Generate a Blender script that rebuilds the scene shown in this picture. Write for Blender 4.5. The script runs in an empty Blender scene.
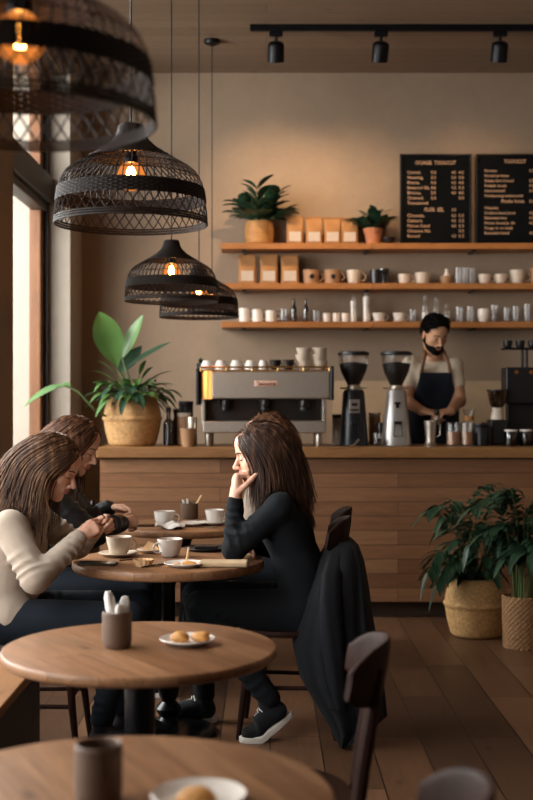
import bpy, bmesh, math, random
import numpy as np
from mathutils import Vector, Matrix
R = random.Random(7)
PI = math.pi
S = bpy.context.scene
C = S.collection
EYE = 1.41
F_PX = 1200.0

def X(px, d):
    return (px - 266.5) / F_PX * d

def Zp(py, d):
    return EYE + (400.0 - py) / F_PX * d

def lin(h):
    h = h.lstrip('#')
    out = []
    for i in (0, 2, 4):
        c = int(h[i:i+2], 16) / 255.0
        out.append(c / 12.92 if c <= 0.04045 else ((c + 0.055) / 1.055) ** 2.4)
    return (*out, 1.0)

# ---------------------------------------------------------------- mesh builder
class MB:
    def __init__(self):
        self.v = []; self.f = []; self.m = []; self.mi = 0; self.wn = False
    def mat(self, i):
        self.mi = i; return self
    def add(self, vs, fs):
        o = len(self.v)
        self.v.extend([tuple(p) for p in vs])
        for f in fs:
            self.f.append(tuple(i + o for i in f)); self.m.append(self.mi)
    def box(self, x0, x1, y0, y1, z0, z1):
        vs = [(x0,y0,z0),(x1,y0,z0),(x1,y1,z0),(x0,y1,z0),(x0,y0,z1),(x1,y0,z1),(x1,y1,z1),(x0,y1,z1)]
        self.add(vs, [(0,3,2,1),(4,5,6,7),(0,1,5,4),(1,2,6,5),(2,3,7,6),(3,0,4,7)])
        return self
    def rbox(self, x0, x1, y0, y1, z0, z1, b=0.005, seg=2, xf=None):
        bm = bmesh.new()
        bmesh.ops.create_cube(bm, size=1.0)
        for v in bm.verts:
            v.co = Vector(((x0+x1)/2 + v.co.x*(x1-x0), (y0+y1)/2 + v.co.y*(y1-y0), (z0+z1)/2 + v.co.z*(z1-z0)))
        bmesh.ops.bevel(bm, geom=list(bm.edges), offset=b, segments=seg, profile=0.5, affect='EDGES')
        self.from_bm(bm, xf); bm.free(); self.wn = True
        return self
    def from_bm(self, bm, xf=None):
        bm.verts.ensure_lookup_table(); bm.verts.index_update()
        vs = [(xf @ v.co) if xf else v.co.copy() for v in bm.verts]
        self.add(vs, [[v.index for v in f.verts] for f in bm.faces])
    def lathe(self, prof, seg=32, c=(0,0,0), mod=None, caps=True, xf=None):
        vs = []; fs = []; n = len(prof)
        for j in range(seg):
            a = 2*PI*j/seg
            for i, (r, z) in enumerate(prof):
                rr, zz = mod(r, z, a) if mod else (r, z)
                p = Vector((c[0]+rr*math.cos(a), c[1]+rr*math.sin(a), c[2]+zz))
                vs.append(xf @ p if xf else p)
        for j in range(seg):
            k = (j+1) % seg
            for i in range(n-1):
                fs.append((j*n+i, k*n+i, k*n+i+1, j*n+i+1))
        if caps:
            if prof[0][0] > 1e-6: fs.append([j*n for j in range(seg)][::-1])
            if prof[-1][0] > 1e-6: fs.append([j*n+n-1 for j in range(seg)])
        self.add(vs, fs)
        return self
    def cyl(self, r, z0, z1, seg=24, c=(0,0,0), b=0.0, xf=None):
        if b: prof = [(max(r-b,1e-4), z0), (r-b*.3, z0+b*.3), (r, z0+b), (r, z1-b), (r-b*.3, z1-b*.3), (max(r-b,1e-4), z1)]
        else: prof = [(r, z0), (r, z1)]
        return self.lathe(prof, seg, c, xf=xf)
    def tube(self, pts, rad, sides=8, closed=False, caps=True, up=None):
        pts = [Vector(p) for p in pts]; n = len(pts)
        if not isinstance(rad, (list, tuple)): rad = [rad]*n
        vs = []; fs = []; prev = None
        for i, p in enumerate(pts):
            if closed: t = pts[(i+1) % n] - pts[i-1]
            else: t = pts[min(i+1, n-1)] - pts[max(i-1, 0)]
            if t.length < 1e-9: t = Vector((0,0,1))
            t.normalize()
            if prev is None:
                u = Vector(up) if up else (Vector((0,0,1)) if abs(t.z) < .9 else Vector((1,0,0)))
            else: u = prev
            u = u - t*u.dot(t)
            if u.length < 1e-6: u = t.orthogonal()
            u.normalize(); prev = u; w = t.cross(u)
            for s in range(sides):
                a = 2*PI*s/sides
                vs.append(p + (u*math.cos(a) + w*math.sin(a))*rad[i])
        m = n if closed else n-1
        for i in range(m):
            k = (i+1) % n
            for s in range(sides):
                q = (s+1) % sides
                fs.append((i*sides+s, i*sides+q, k*sides+q, k*sides+s))
        if caps and not closed:
            fs.append([s for s in range(sides)][::-1]); fs.append([(n-1)*sides+s for s in range(sides)])
        self.add(vs, fs)
        return self
    def bar(self, a, b, ra, rb=None, sides=10):
        return self.tube([a, b], [ra, rb if rb is not None else ra], sides)
    def ball(self, c, r, seg=16, rings=10, xf=None):
        rx, ry, rz = r if isinstance(r, (tuple, list)) else (r, r, r)
        vs = []; fs = []
        for i in range(rings+1):
            ph = PI*i/rings
            for j in range(seg):
                a = 2*PI*j/seg
                p = Vector((rx*math.sin(ph)*math.cos(a), ry*math.sin(ph)*math.sin(a), rz*math.cos(ph)))
                if xf: p = xf @ p
                vs.append(p + Vector(c))
        for i in range(rings):
            for j in range(seg):
                k = (j+1) % seg
                fs.append((i*seg+j, (i+1)*seg+j, (i+1)*seg+k, i*seg+k))
        self.add(vs, fs)
        return self
    def leaf(self, base, d, up, L, W, droop=0.2, fold=0.15, n=8, peak=0.45, curl=0.0):
        base = Vector(base); d = Vector(d).normalized(); up = Vector(up)
        side = d.cross(up)
        if side.length < 1e-4: side = d.orthogonal()
        side.normalize(); nrm = side.cross(d).normalized()
        vs = []; fs = []; pts = []
        for i in range(n+1):
            t = i/n
            pts.append(base + d*L*t + Vector((0,0,-1))*droop*L*t*t)
        for i, p in enumerate(pts):
            t = i/n
            w = W*0.5*(math.sin(PI*t**(math.log(.5)/math.log(peak)))**0.8 if 0 < t < 1 else 0.02)
            tg = (pts[min(i+1,n)]-pts[max(i-1,0)]).normalized()
            nn = side.cross(tg).normalized()
            sd = tg.cross(nn)*-1
            vs += [p - side*w + nn*(fold*w), p - side*w*.5 + nn*(fold*w*.3), p, p + side*w*.5 + nn*(fold*w*.3), p + side*w + nn*(fold*w)]
        for i in range(n):
            for s in range(4):
                fs.append((i*5+s, i*5+s+1, (i+1)*5+s+1, (i+1)*5+s))
        self.add(vs, fs)
        return self
    def loft(self, rings, closed=True, caps=True):
        n = len(rings[0]); vs = [p for r in rings for p in r]; fs = []
        for i in range(len(rings)-1):
            for s in range(n if closed else n-1):
                q = (s+1) % n
                fs.append((i*n+s, i*n+q, (i+1)*n+q, (i+1)*n+s))
        if caps and closed:
            fs.append(list(range(n))[::-1]); fs.append([(len(rings)-1)*n+s for s in range(n)])
        self.add(vs, fs)
        return self
    def mesh(self, name, mats, smooth=35):
        me = bpy.data.meshes.new(name)
        me.from_pydata(self.v, [], self.f)
        if not isinstance(mats, (list, tuple)): mats = [mats]
        for m in mats: me.materials.append(m)
        me.polygons.foreach_set('material_index', self.m)
        bm = bmesh.new(); bm.from_mesh(me)
        bmesh.ops.recalc_face_normals(bm, faces=bm.faces)
        bm.to_mesh(me); bm.free()
        if smooth:
            me.polygons.foreach_set('use_smooth', [True]*len(me.polygons))
            me.set_sharp_from_angle(angle=math.radians(smooth))
        me.update()
        return me

def link_mesh(name, me, parent=None, loc=(0,0,0)):
    o = bpy.data.objects.new(name, me); C.objects.link(o)
    if parent: o.parent = parent
    o.location = loc
    return o

def obj(name, mb, mats, parent=None, loc=(0,0,0), smooth=35, label=None):
    o = link_mesh(name, mb.mesh(name, mats, smooth if not mb.wn else max(smooth, 60)), parent, loc)
    if mb.wn:
        w = o.modifiers.new('weighted_normals', 'WEIGHTED_NORMAL'); w.keep_sharp = True
    if label: o['label'] = label
    return o

def tag(o, label, cat, group=None, kind=None):
    o['label'] = label; o['category'] = cat
    if group: o['group'] = group
    if kind: o['kind'] = kind
    return o

def thing(name, label, cat, loc=(0,0,0), rz=0.0, group=None):
    o = bpy.data.objects.new(name, None); C.objects.link(o)
    o.empty_display_size = .05
    o.location = loc; o.rotation_euler = (0, 0, rz)
    return tag(o, label, cat, group)

def struct(name, mb, mats, smooth=35):
    o = obj(name, mb, mats, None, smooth=smooth); o['kind'] = 'structure'
    return o

def dup(root, loc, rz=None, label=None, group=None, scale=None):
    def cp(o, par):
        c = o.copy(); C.objects.link(c)
        if par: c.parent = par
        for ch in list(kids.get(o.name, [])): cp(ch, c)
        return c
    kids = {}
    for o in C.objects:
        if o.parent: kids.setdefault(o.parent.name, []).append(o)
    r = cp(root, None)
    r.location = loc
    if rz is not None: r.rotation_euler = (0, 0, rz)
    if scale: r.scale = (scale,)*3 if not isinstance(scale, tuple) else scale
    if label: r['label'] = label
    if group: r['group'] = group
    return r

# ---------------------------------------------------------------- materials
class NT:
    def __init__(self, name):
        self.m = bpy.data.materials.new(name); self.m.use_nodes = True
        self.t = self.m.node_tree; self.t.nodes.clear()
        self.out = self.n('ShaderNodeOutputMaterial')
    def n(self, kind, **kw):
        nd = self.t.nodes.new(kind)
        for k, v in kw.items():
            if k.startswith('i_'): nd.inputs[k[2:].replace('_', ' ')].default_value = v
            else: setattr(nd, k, v)
        return nd
    def l(self, a, b): self.t.links.new(a, b)
    def bsdf(self, color=None, rough=.5, metal=0.0, spec=.5, **kw):
        b = self.n('ShaderNodeBsdfPrincipled')
        if color is not None: b.inputs['Base Color'].default_value = color
        b.inputs['Roughness'].default_value = rough; b.inputs['Metallic'].default_value = metal
        b.inputs['Specular IOR Level'].default_value = spec
        for k, v in kw.items(): b.inputs[k.replace('_', ' ')].default_value = v
        self.l(b.outputs[0], self.out.inputs['Surface'])
        return b
    def coords(self, scale=(1,1,1), rot=(0,0,0), kind='Object', loc=(0,0,0)):
        tc = self.n('ShaderNodeTexCoord'); mp = self.n('ShaderNodeMapping')
        mp.inputs['Scale'].default_value = scale; mp.inputs['Rotation'].default_value = rot; mp.inputs['Location'].default_value = loc
        self.l(tc.outputs[kind], mp.inputs['Vector'])
        return mp.outputs[0]
    def noise(self, vec, scale=5, detail=4, rough=.55, dist=0.0):
        nz = self.n('ShaderNodeTexNoise')
        nz.inputs['Scale'].default_value = scale; nz.inputs['Detail'].default_value = detail
        nz.inputs['Roughness'].default_value = rough; nz.inputs['Distortion'].default_value = dist
        self.l(vec, nz.inputs['Vector'])
        return nz.outputs['Fac']
    def ramp(self, fac, stops):
        r = self.n('ShaderNodeValToRGB')
        e = r.color_ramp.elements
        while len(e) < len(stops): e.new(.5)
        for i, (p, c) in enumerate(stops): e[i].position = p; e[i].color = c
        self.l(fac, r.inputs['Fac'])
        return r.outputs['Color']
    def bump(self, h, b, strength=.3, dist=.01):
        bp = self.n('ShaderNodeBump'); bp.inputs['Strength'].default_value = strength; bp.inputs['Distance'].default_value = dist
        self.l(h, bp.inputs['Height']); self.l(bp.outputs[0], b.inputs['Normal'])
    def mix(self, fac, a, b, mode='MIX'):
        mx = self.n('ShaderNodeMix'); mx.data_type = 'RGBA'; mx.blend_type = mode
        for sock, val in ((mx.inputs[0], fac), (mx.inputs[6], a), (mx.inputs[7], b)):
            if hasattr(val, 'is_linked'): self.l(val, sock)
            else: sock.default_value = val
        return mx.outputs[2]

def scl(c, k): return (min(c[0]*k,1), min(c[1]*k,1), min(c[2]*k,1), 1)

def plain(name, hexc, rough=.5, metal=0.0, spec=.5, var=.08, nscale=12, bump=0.0, **kw):
    t = NT(name); c = lin(hexc); b = t.bsdf(c, rough, metal, spec, **kw)
    v = t.coords()
    nz = t.noise(v, nscale, 4)
    col = t.ramp(nz, [(.3, scl(c, 1-var)), (.7, scl(c, 1+var))])
    t.l(col, b.inputs['Base Color'])
    if bump: t.bump(nz, b, bump, .004)
    return t.m

def wood(name, light, dark, rough=.45, axis='x', grain=9.0, spec=.4, coat=0.0, fine=1.0, bump=.12):
    t = NT(name); b = t.bsdf(None, rough, 0, spec)
    s = {'x': (1, 9, 9), 'y': (9, 1, 9), 'z': (9, 9, 1)}[axis]
    v = t.coords(s)
    n1 = t.noise(v, grain*.35*fine, 5, .6, .6)
    n2 = t.noise(v, grain*2.0*fine, 3, .6)
    col = t.ramp(n1, [(.25, lin(dark)), (.5, scl(lin(light), .86)), (.75, lin(light))])
    col = t.mix(.35, col, t.ramp(n2, [(.3, lin(dark)), (.7, lin(light))]))
    t.l(col, b.inputs['Base Color'])
    if coat: b.inputs['Coat Weight'].default_value = coat; b.inputs['Coat Roughness'].default_value = .25
    t.bump(n2, b, bump, .003)
    return t.m

def planks(name, tones, L, W, rot=(0,0,0), loc=(0,0,0), rough=.5, gap=.004, grain_axis=0, spec=.35, bump=.35, contrast=.5, dark=.55, offset=.5):
    """boards laid in rows: tones are (hex, hex) that single boards vary between"""
    t = NT(name); b = t.bsdf(None, rough, 0, spec)
    v = t.coords((1,1,1), rot, loc=loc)
    br = t.n('ShaderNodeTexBrick')
    br.offset = offset; br.offset_frequency = 2; br.squash = 1
    br.inputs['Color1'].default_value = (0,0,0,1); br.inputs['Color2'].default_value = (1,1,1,1); br.inputs['Mortar'].default_value = (0,0,0,1)
    br.inputs['Scale'].default_value = 1.0; br.inputs['Mortar Size'].default_value = gap; br.inputs['Mortar Smooth'].default_value = .3
    br.inputs['Bias'].default_value = 0; br.inputs['Brick Width'].default_value = L; br.inputs['Row Height'].default_value = W
    t.l(v, br.inputs['Vector'])
    mp = t.n('ShaderNodeMapping'); mp.inputs['Scale'].default_value = (1.2, 14, 14)
    t.l(v, mp.inputs['Vector'])
    off = t.n('ShaderNodeVectorMath'); off.operation = 'MULTIPLY_ADD'
    off.inputs[1].default_value = (7, 5, 3)
    t.l(br.outputs['Color'], off.inputs[0]); t.l(mp.outputs[0], off.inputs[2])
    g1 = t.noise(off.outputs[0], 2.2, 5, .62, .8)
    g2 = t.noise(off.outputs[0], 9.0, 3, .6)
    base = t.ramp(br.outputs['Color'], [(0.0, lin(tones[0])), (.45, lin(tones[1])), (1.0, lin(tones[2]))])
    gr = t.ramp(g1, [(.28, (dark, dark, dark, 1)), (.6, (1, 1, 1, 1))])
    col = t.mix(contrast, base, gr, 'MULTIPLY')
    gr2 = t.ramp(g2, [(.3, (.72, .72, .72, 1)), (.65, (1, 1, 1, 1))])
    col = t.mix(.6, col, gr2, 'MULTIPLY')
    # knots
    kn = t.n('ShaderNodeTexVoronoi'); kn.inputs['Scale'].default_value = 1.0
    mk = t.n('ShaderNodeMapping'); mk.inputs['Scale'].default_value = (2.2, 5.0, 5.0); t.l(v, mk.inputs['Vector']); t.l(mk.outputs[0], kn.inputs['Vector'])
    kr = t.ramp(kn.outputs['Distance'], [(.03, (.25,.2,.16,1)), (.10, (1,1,1,1))])
    col = t.mix(.7, col, kr, 'MULTIPLY')
    col = t.mix(br.outputs['Fac'], col, scl(lin(tones[0]), .18))
    t.l(col, b.inputs['Base Color'])
    inv = t.n('ShaderNodeMath'); inv.operation = 'SUBTRACT'; inv.inputs[0].default_value = 1.0
    t.l(br.outputs['Fac'], inv.inputs[1])
    ad = t.n('ShaderNodeMath'); ad.operation = 'MULTIPLY_ADD'; ad.inputs[1].default_value = .15
    t.l(g2, ad.inputs[0]); t.l(inv.outputs[0], ad.inputs[2])
    t.bump(ad.outputs[0], b, bump, .004)
    return t.m

def glass(name, tint='#ffffff', gloss=.10, rough=.03, alpha=.9, fres=.55):
    t = NT(name)
    tr = t.n('ShaderNodeBsdfTransparent'); c = lin(tint); tr.inputs[0].default_value = scl(c, alpha)
    gl = t.n('ShaderNodeBsdfGlossy'); gl.inputs['Roughness'].default_value = rough
    lw = t.n('ShaderNodeLayerWeight'); lw.inputs['Blend'].default_value = .25
    mu = t.n('ShaderNodeMath'); mu.operation = 'MULTIPLY_ADD'; mu.inputs[1].default_value = fres; mu.inputs[2].default_value = gloss*.5
    t.l(lw.outputs['Fresnel'], mu.inputs[0])
    mx = t.n('ShaderNodeMixShader')
    t.l(mu.outputs[0], mx.inputs[0]); t.l(tr.outputs[0], mx.inputs[1]); t.l(gl.outputs[0], mx.inputs[2])
    t.l(mx.outputs[0], t.out.inputs['Surface'])
    return t.m

def emit(name, hexc, strength):
    t = NT(name); e = t.n('ShaderNodeEmission'); e.inputs[0].default_value = lin(hexc); e.inputs[1].default_value = strength
    t.l(e.outputs[0], t.out.inputs['Surface'])
    return t.m

def fabric(name, hexc, rough=.9, var=.12, weave=900, sheen=.2, bump=.15, big=8):
    t = NT(name); c = lin(hexc); b = t.bsdf(c, rough, 0, .2)
    b.inputs['Sheen Weight'].default_value = sheen
    v = t.coords(); n1 = t.noise(v, big, 3); n2 = t.noise(v, weave, 2)
    col = t.ramp(n1, [(.3, scl(c, 1-var)), (.7, scl(c, 1+var))])
    t.l(col, b.inputs['Base Color'])
    t.bump(n2, b, bump, .002)
    return t.m

def hairmat(name, dark, mid, light, stretch=(30, 30, 2.5), rough=.5, spec=.22):
    t = NT(name); b = t.bsdf(None, rough, 0, spec)
    v = t.coords(stretch); nz = t.noise(v, 1.6, 3, .6)
    col = t.ramp(nz, [(.3, lin(dark)), (.52, lin(mid)), (.75, lin(light))])
    t.l(col, b.inputs['Base Color'])
    return t.m

def skin(name, hexc):
    t = NT(name); c = lin(hexc); b = t.bsdf(c, .5, 0, .4)
    b.inputs['Subsurface Weight'].default_value = .12
    b.inputs['Subsurface Radius'].default_value = (1, .35, .2); b.inputs['Subsurface Scale'].default_value = .012
    v = t.coords(); nz = t.noise(v, 25, 3)
    t.l(t.ramp(nz, [(.3, scl(c, .9)), (.7, scl(c, 1.08))]), b.inputs['Base Color'])
    return t.m

M = {}
M['floor'] = planks('floor_boards', ('#473224', '#664832', '#78573f'), 1.35, .208, rot=(0,0,PI/2), loc=(.30,-.015,0), rough=.42, gap=.003, spec=.35, contrast=.55)
M['counter_boards'] = planks('counter_boards', ('#775136', '#8a6041', '#99704e'), 2.3, .0925, rot=(-PI/2,0,0), loc=(.3,.08,0), rough=.55, gap=.0015, contrast=.6, bump=.35)
M['table_top'] = planks('oak_table_top', ('#845b3e', '#956a49', '#a07553'), 1.6, .085, rot=(0,0,PI*.36), rough=.38, gap=.0006, contrast=.85, dark=.5, bump=.1)
M['counter_top'] = wood('counter_top_wood', '#94693f', '#684528', .4, 'x')
M['shelf'] = wood('shelf_wood', '#b0743f', '#7a4a24', .5, 'x')
M['chair_wood'] = wood('dark_chair_wood', '#33201a', '#1c110c', .5, 'z', spec=.08, coat=.0)
M['window_wood'] = wood('window_wood', '#8a5c3a', '#5a3820', .5, 'z')
M['bench_wood'] = wood('bench_wood', '#9a6d45', '#6a4528', .45, 'y')
M['black_metal'] = plain('black_metal', '#15161a', .4, .6, var=.1)
M['iron'] = plain('cast_iron', '#0e0f12', .3, .5, var=.15)
M['toe_kick'] = plain('toe_kick_paint', '#45362c', .6)
M['frame_dark'] = plain('dark_frame_paint', '#2c2a29', .45)
M['steel'] = plain('brushed_steel', '#b8aea2', .36, .9, var=.05, nscale=40)
M['steel_dark'] = plain('dark_steel', '#4a4644', .3, 1.0)
M['copper'] = plain('copper', '#d08a48', .28, 1.0)  # also colours the painted reflection on the espresso machine corner
M['brass'] = plain('brass', '#b8925a', .3, 1.0)
M['silver_body'] = plain('silver_grinder_paint', '#b4b2ae', .35, .7, var=.04)
M['black_plastic'] = plain('black_plastic', '#101114', .4, 0, .5)
M['navy_body'] = plain('black_grinder_paint', '#15181d', .3, 0, .5)
M['white_china'] = plain('white_china', '#d8d0c6', .25, 0, .5, var=.05)
M['cream_china'] = plain('speckled_cream_china', '#c4b5a3', .4, 0, .5, var=.10, nscale=60)
M['tan_china'] = plain('tan_stoneware', '#9a7554', .6, var=.08)
M['brown_cup'] = plain('brown_stoneware', '#5e4838', .55, 0, .4, var=.10, nscale=30)
M['black_china'] = plain('black_china', '#17171a', .3)
M['coffee'] = plain('coffee', '#2a1710', .1, 0, .5)
M['latte'] = plain('milk_coffee', '#a8784e', .4)
M['beans'] = plain('coffee_beans', '#120b07', .45, var=.4, nscale=90, bump=.9)
M['kraft'] = plain('kraft_paper', '#9c6d3f', .8, var=.10, nscale=18, bump=.25)
M['label'] = plain('paper_label', '#b9aa9a', .8)
M['terracotta'] = plain('terracotta', '#b0704a', .8, var=.1)
M['wicker'] = plain('wicker', '#b58c5a', .75, var=.25, nscale=45, bump=.4)
M['wicker_pale'] = plain('seagrass', '#c49a64', .8, var=.28, nscale=55, bump=.4)
M['wicker_brown'] = plain('brown_wicker', '#9a744e', .8, var=.3, nscale=60, bump=.5)
M['wood_pot'] = wood('turned_wood_pot', '#b98448', '#8a5a2e', .6, 'x')
M['soil'] = plain('soil', '#1f150f', .95, var=.4, nscale=60, bump=.6)
M['leaf_mid'] = plain('leaf_green', '#4a6b35', .45, 0, .4, var=.25, nscale=9)
M['leaf_bright'] = plain('leaf_bright_green', '#4d6f36', .4, 0, .4, var=.22, nscale=7)
M['leaf_dark'] = plain('leaf_dark_green', '#26402c', .4, 0, .45, var=.3, nscale=9)
M['leaf_floor'] = plain('leaf_deep_green', '#2b4430', .42, 0, .4, var=.3, nscale=12)
M['stem'] = plain('stem_green', '#4b5a2e', .6)
M['rattan'] = plain('black_rattan', '#1c130e', .6, 0, .25, var=.35, nscale=40, bump=.3)
M['cable'] = plain('black_cable', '#0c0c0d', .5)
M['filament'] = emit('filament_glow', '#ffbf78', 230.0)
M['glass'] = glass('clear_glass', '#ffffff', .10, .25, .97)
M['glass_brown'] = glass('smoked_glass', '#8a7a6a', .2)
M['window_glass'] = glass('window_glass', '#ffffff', .05, .01, .98, .12)
M['board'] = plain('chalkboard', '#0c0d0e', .9, 0, .1, var=.15)
M['chalk'] = plain('chalk_lettering', '#bf9b7a', .9, var=.1)
M['beige_leather'] = plain('beige_leather', '#b59a77', .7, var=.08, bump=.2)
M['phone'] = plain('phone_black', '#0c0d10', .15, 0, .6)
M['napkin'] = plain('paper_napkin', '#d9d3ca', .9)
M['pastry'] = plain('baked_pastry', '#c88d4a', .6, var=.3, nscale=30, bump=.6)
M['pastry_pale'] = plain('pale_pastry', '#d9b182', .7, var=.2, nscale=30, bump=.5)
M['red_brown'] = plain('filling', '#5a2f1f', .4)
M['rubber_white'] = plain('white_rubber', '#cfc8bd', .6)
M['badge'] = plain('cream_badge', '#c9a48e', .5)
M['badge_red'] = plain('dark_red_lettering', '#5a1512', .5)
def bulb_mat():
    t = NT('amber_bulb_glass')
    tr = t.n('ShaderNodeBsdfTransparent'); tr.inputs[0].default_value = lin('#ffd9a8')
    e = t.n('ShaderNodeEmission'); e.inputs[0].default_value = lin('#ff9a48'); e.inputs[1].default_value = 1.6
    mx = t.n('ShaderNodeMixShader'); mx.inputs[0].default_value = .35
    t.l(tr.outputs[0], mx.inputs[1]); t.l(e.outputs[0], mx.inputs[2]); t.l(mx.outputs[0], t.out.inputs['Surface'])
    return t.m
M['bulb'] = bulb_mat()
# ---------------------------------------------------------------- the room
XL, XR, YB, YF, HC = -1.40, 3.3, 9.10, -1.6, 3.89
def plaster(name, hexc, var=.1, sc=1.6):
    t = NT(name); c = lin(hexc); b = t.bsdf(c, .85, 0, .25)
    v = t.coords(); n1 = t.noise(v, sc, 6, .65); n2 = t.noise(v, 14, 5, .7)
    col = t.ramp(n1, [(.3, scl(c, 1-var)), (.7, scl(c, 1+var))])
    t.l(t.mix(.4, col, t.ramp(n2, [(.3, scl(c, .88)), (.7, scl(c, 1.08))])), b.inputs['Base Color'])
    t.bump(n2, b, .25, .006)
    return t.m
M['plaster_back'] = plaster('taupe_plaster', '#94806c', .14)
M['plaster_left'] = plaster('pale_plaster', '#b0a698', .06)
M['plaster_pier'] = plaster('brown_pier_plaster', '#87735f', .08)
M['plaster_dim'] = plaster('dim_plaster', '#7d6d60', .08)
M['ceiling'] = planks('ceiling_boards', ('#7d6753', '#846e5a', '#8b7560'), 4.0, .16, rough=.7, gap=.0015, contrast=.25, dark=.8, bump=.1)
M['splash'] = plain('cream_tile', '#b8a082', .4, var=.06)

mb = MB(); mb.box(XL-.6, XR+.2, YF-.2, YB+.2, -.12, 0); struct('floor', mb, M['floor'], 0)
mb = MB(); mb.box(XL-.6, XR+.2, YF-.2, YB+.2, HC, HC+.15); struct('ceiling', mb, M['ceiling'], 0)
mb = MB(); mb.box(XL-.6, XR+.2, YB, YB+.2, 0, HC); struct('wall_back', mb, M['plaster_back'], 0)
mb = MB(); mb.box(XR, XR+.2, YF, YB, 0, HC); struct('wall_right', mb, M['plaster_dim'], 0)
mb = MB(); mb.box(XL-.6, XR+.2, YF-.2, YF, 0, HC); struct('wall_front', mb, M['plaster_dim'], 0)
# left wall: far pier, near pier, low parapets; two glazed bays between them
XW = -1.60
mb = MB(); mb.box(XL-.45, XL, 8.55, YB, 0, HC); struct('wall_left', mb, M['plaster_left'], 0)
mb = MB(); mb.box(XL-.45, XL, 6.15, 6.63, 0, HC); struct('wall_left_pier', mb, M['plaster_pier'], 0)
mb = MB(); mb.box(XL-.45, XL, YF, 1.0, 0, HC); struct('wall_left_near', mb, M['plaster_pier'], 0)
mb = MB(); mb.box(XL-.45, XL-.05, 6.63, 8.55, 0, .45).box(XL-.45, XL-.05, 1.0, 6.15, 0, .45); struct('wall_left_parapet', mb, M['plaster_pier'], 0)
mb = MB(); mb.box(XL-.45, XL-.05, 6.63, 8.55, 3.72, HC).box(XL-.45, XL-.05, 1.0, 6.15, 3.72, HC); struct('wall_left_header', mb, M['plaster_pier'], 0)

def window_bay(n, y0, y1, mull):
    root = bpy.data.objects.new('window_%d' % n, None); C.objects.link(root); root['kind'] = 'structure'
    f = MB()
    f.rbox(XW-.06, XW+.06, y0, y0+.07, .45, 3.72, .006).rbox(XW-.06, XW+.02, y1-.16, y1-.05, .45, 3.72, .006)
    f.rbox(XW-.06, XW+.06, y0, y1, 3.64, 3.72, .006)
    for m in mull: f.rbox(XW-.05, XW+.05, m-.035, m+.035, .45, 3.72, .006)
    obj('window_frame', f, M['window_wood'], root)
    g = MB(); g.rbox(XW-.07, XW+.055, y1-.055, y1, .45, 3.72, .006); obj('window_jamb', g, M['frame_dark'], root)
    t = MB(); t.rbox(XW-.08, XW+.09, y0, y1, 2.80, 2.985, .01); t.rbox(XW-.05, XW+.05, y0, y1, 2.74, 2.80, .006)
    obj('transom', t, M['frame_dark'], root)
    s = MB(); s.rbox(XW-.1, XL-.02, y0, y1, .45, .50, .008); obj('window_sill', s, M['window_wood'], root)
    p = MB(); p.box(XW-.004, XW+.004, y0+.03, y1-.05, .5, 3.68); obj('pane', p, M['window_glass'], root, smooth=0)
    return root
window_bay(1, 6.63, 8.55, [])
window_bay(2, 1.0, 6.15, [2.7, 4.4])

# outside, seen through the panes
M['paving'] = plain('street_paving', '#8f8a84', .8, var=.1)
M['facade'] = plain('pale_facade', '#e4e8de', .8, var=.05)
M['facade_window'] = plain('facade_window', '#7f8c8c', .3)
M['brick_band'] = plain('brick_band', '#a8a198', .8)
mb = MB(); mb.box(-60, XL-.62, -40, 70, -.25, -.13); o = struct('ground_outside', mb, M['paving'], 0)
b = thing('building', 'pale building across the street, seen through the tall window', 'building', (-17, 45, -.13))
mb = MB(); mb.box(-6, 6, -40, 34, 0, 8.5); obj('facade', mb, M['facade'], b, smooth=0)
mb = MB(); mb.box(-6.05, 6.05, -40.05, 34.05, .0, 2.2); obj('brick_base', mb, M['brick_band'], b, smooth=0)
for k in range(5):
    mb = MB(); mb.box(6.0, 6.06, -16+k*9, -13+k*9, 4.2, 7.2); obj('window', mb, M['facade_window'], b, smooth=0)
tr = thing('street_tree', 'green tree on the pavement outside the tall window', 'tree', (-8.4, 36.5, -.13))
mb = MB(); mb.tube([(0,0,0),(.05,0,1.2),(0,.05,2.2)], [.16,.12,.08], 10); obj('trunk', mb, M['chair_wood'], tr)
mb = MB(); rr = random.Random(3)
for k in range(420):
    a = rr.uniform(0, 2*PI); e = rr.uniform(-.9, 1.2); q = rr.uniform(.6, 1.15)
    p = Vector((math.cos(a)*math.cos(e)*1.3*q, math.sin(a)*math.cos(e)*1.3*q, 3.0+math.sin(e)*1.2*q))
    mb.leaf(p, (rr.uniform(-1,1), rr.uniform(-1,1), rr.uniform(-.6,.6)), (0,0,1), .5, .3, .2, .1, 3)
obj('foliage', mb, M['leaf_bright'], tr)

# ---------------------------------------------------------------- bar counter
CX0, CX1 = -1.075, 2.9
mb = MB(); mb.box(CX1-.001, XR, 7.80, 8.33, 0, 1.04); 
cn = thing('bar_counter', 'long bar counter clad in horizontal brown wood boards', 'counter', (0, 7.75, 0))
def cbox(m, x0, x1, y0, y1, z0, z1, b=.004): m.rbox(x0, x1, y0-7.75, y1-7.75, z0, z1, b)
mb = MB()
row = .0925
for k in range(10):
    z0 = .105 + k*row; z1 = min(z0+row-.0004, 1.034)
    cbox(mb, CX0, CX1, 7.75, 7.775, z0, z1, .001)
obj('front_boards', mb, M['counter_boards'], cn)
mb = MB(); cbox(mb, CX0+.002, CX1, 7.775, 8.33, .1, 1.034); obj('carcass', mb, M['counter_boards'], cn)
mb = MB(); cbox(mb, CX0+.06, CX1-.02, 7.83, 8.25, 0, .1); obj('toe_kick', mb, M['toe_kick'], cn)
mb = MB(); cbox(mb, CX0-.02, CX1+.02, 7.715, 8.36, 1.036, 1.106, .008)
o = obj('worktop', mb, M['counter_top'], cn)
mb = MB(); mb.box(.1, XR, 8.37, YB-.001, 0.001, .10); o = struct('trim_1', mb, M['frame_dark'], 0)
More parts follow.
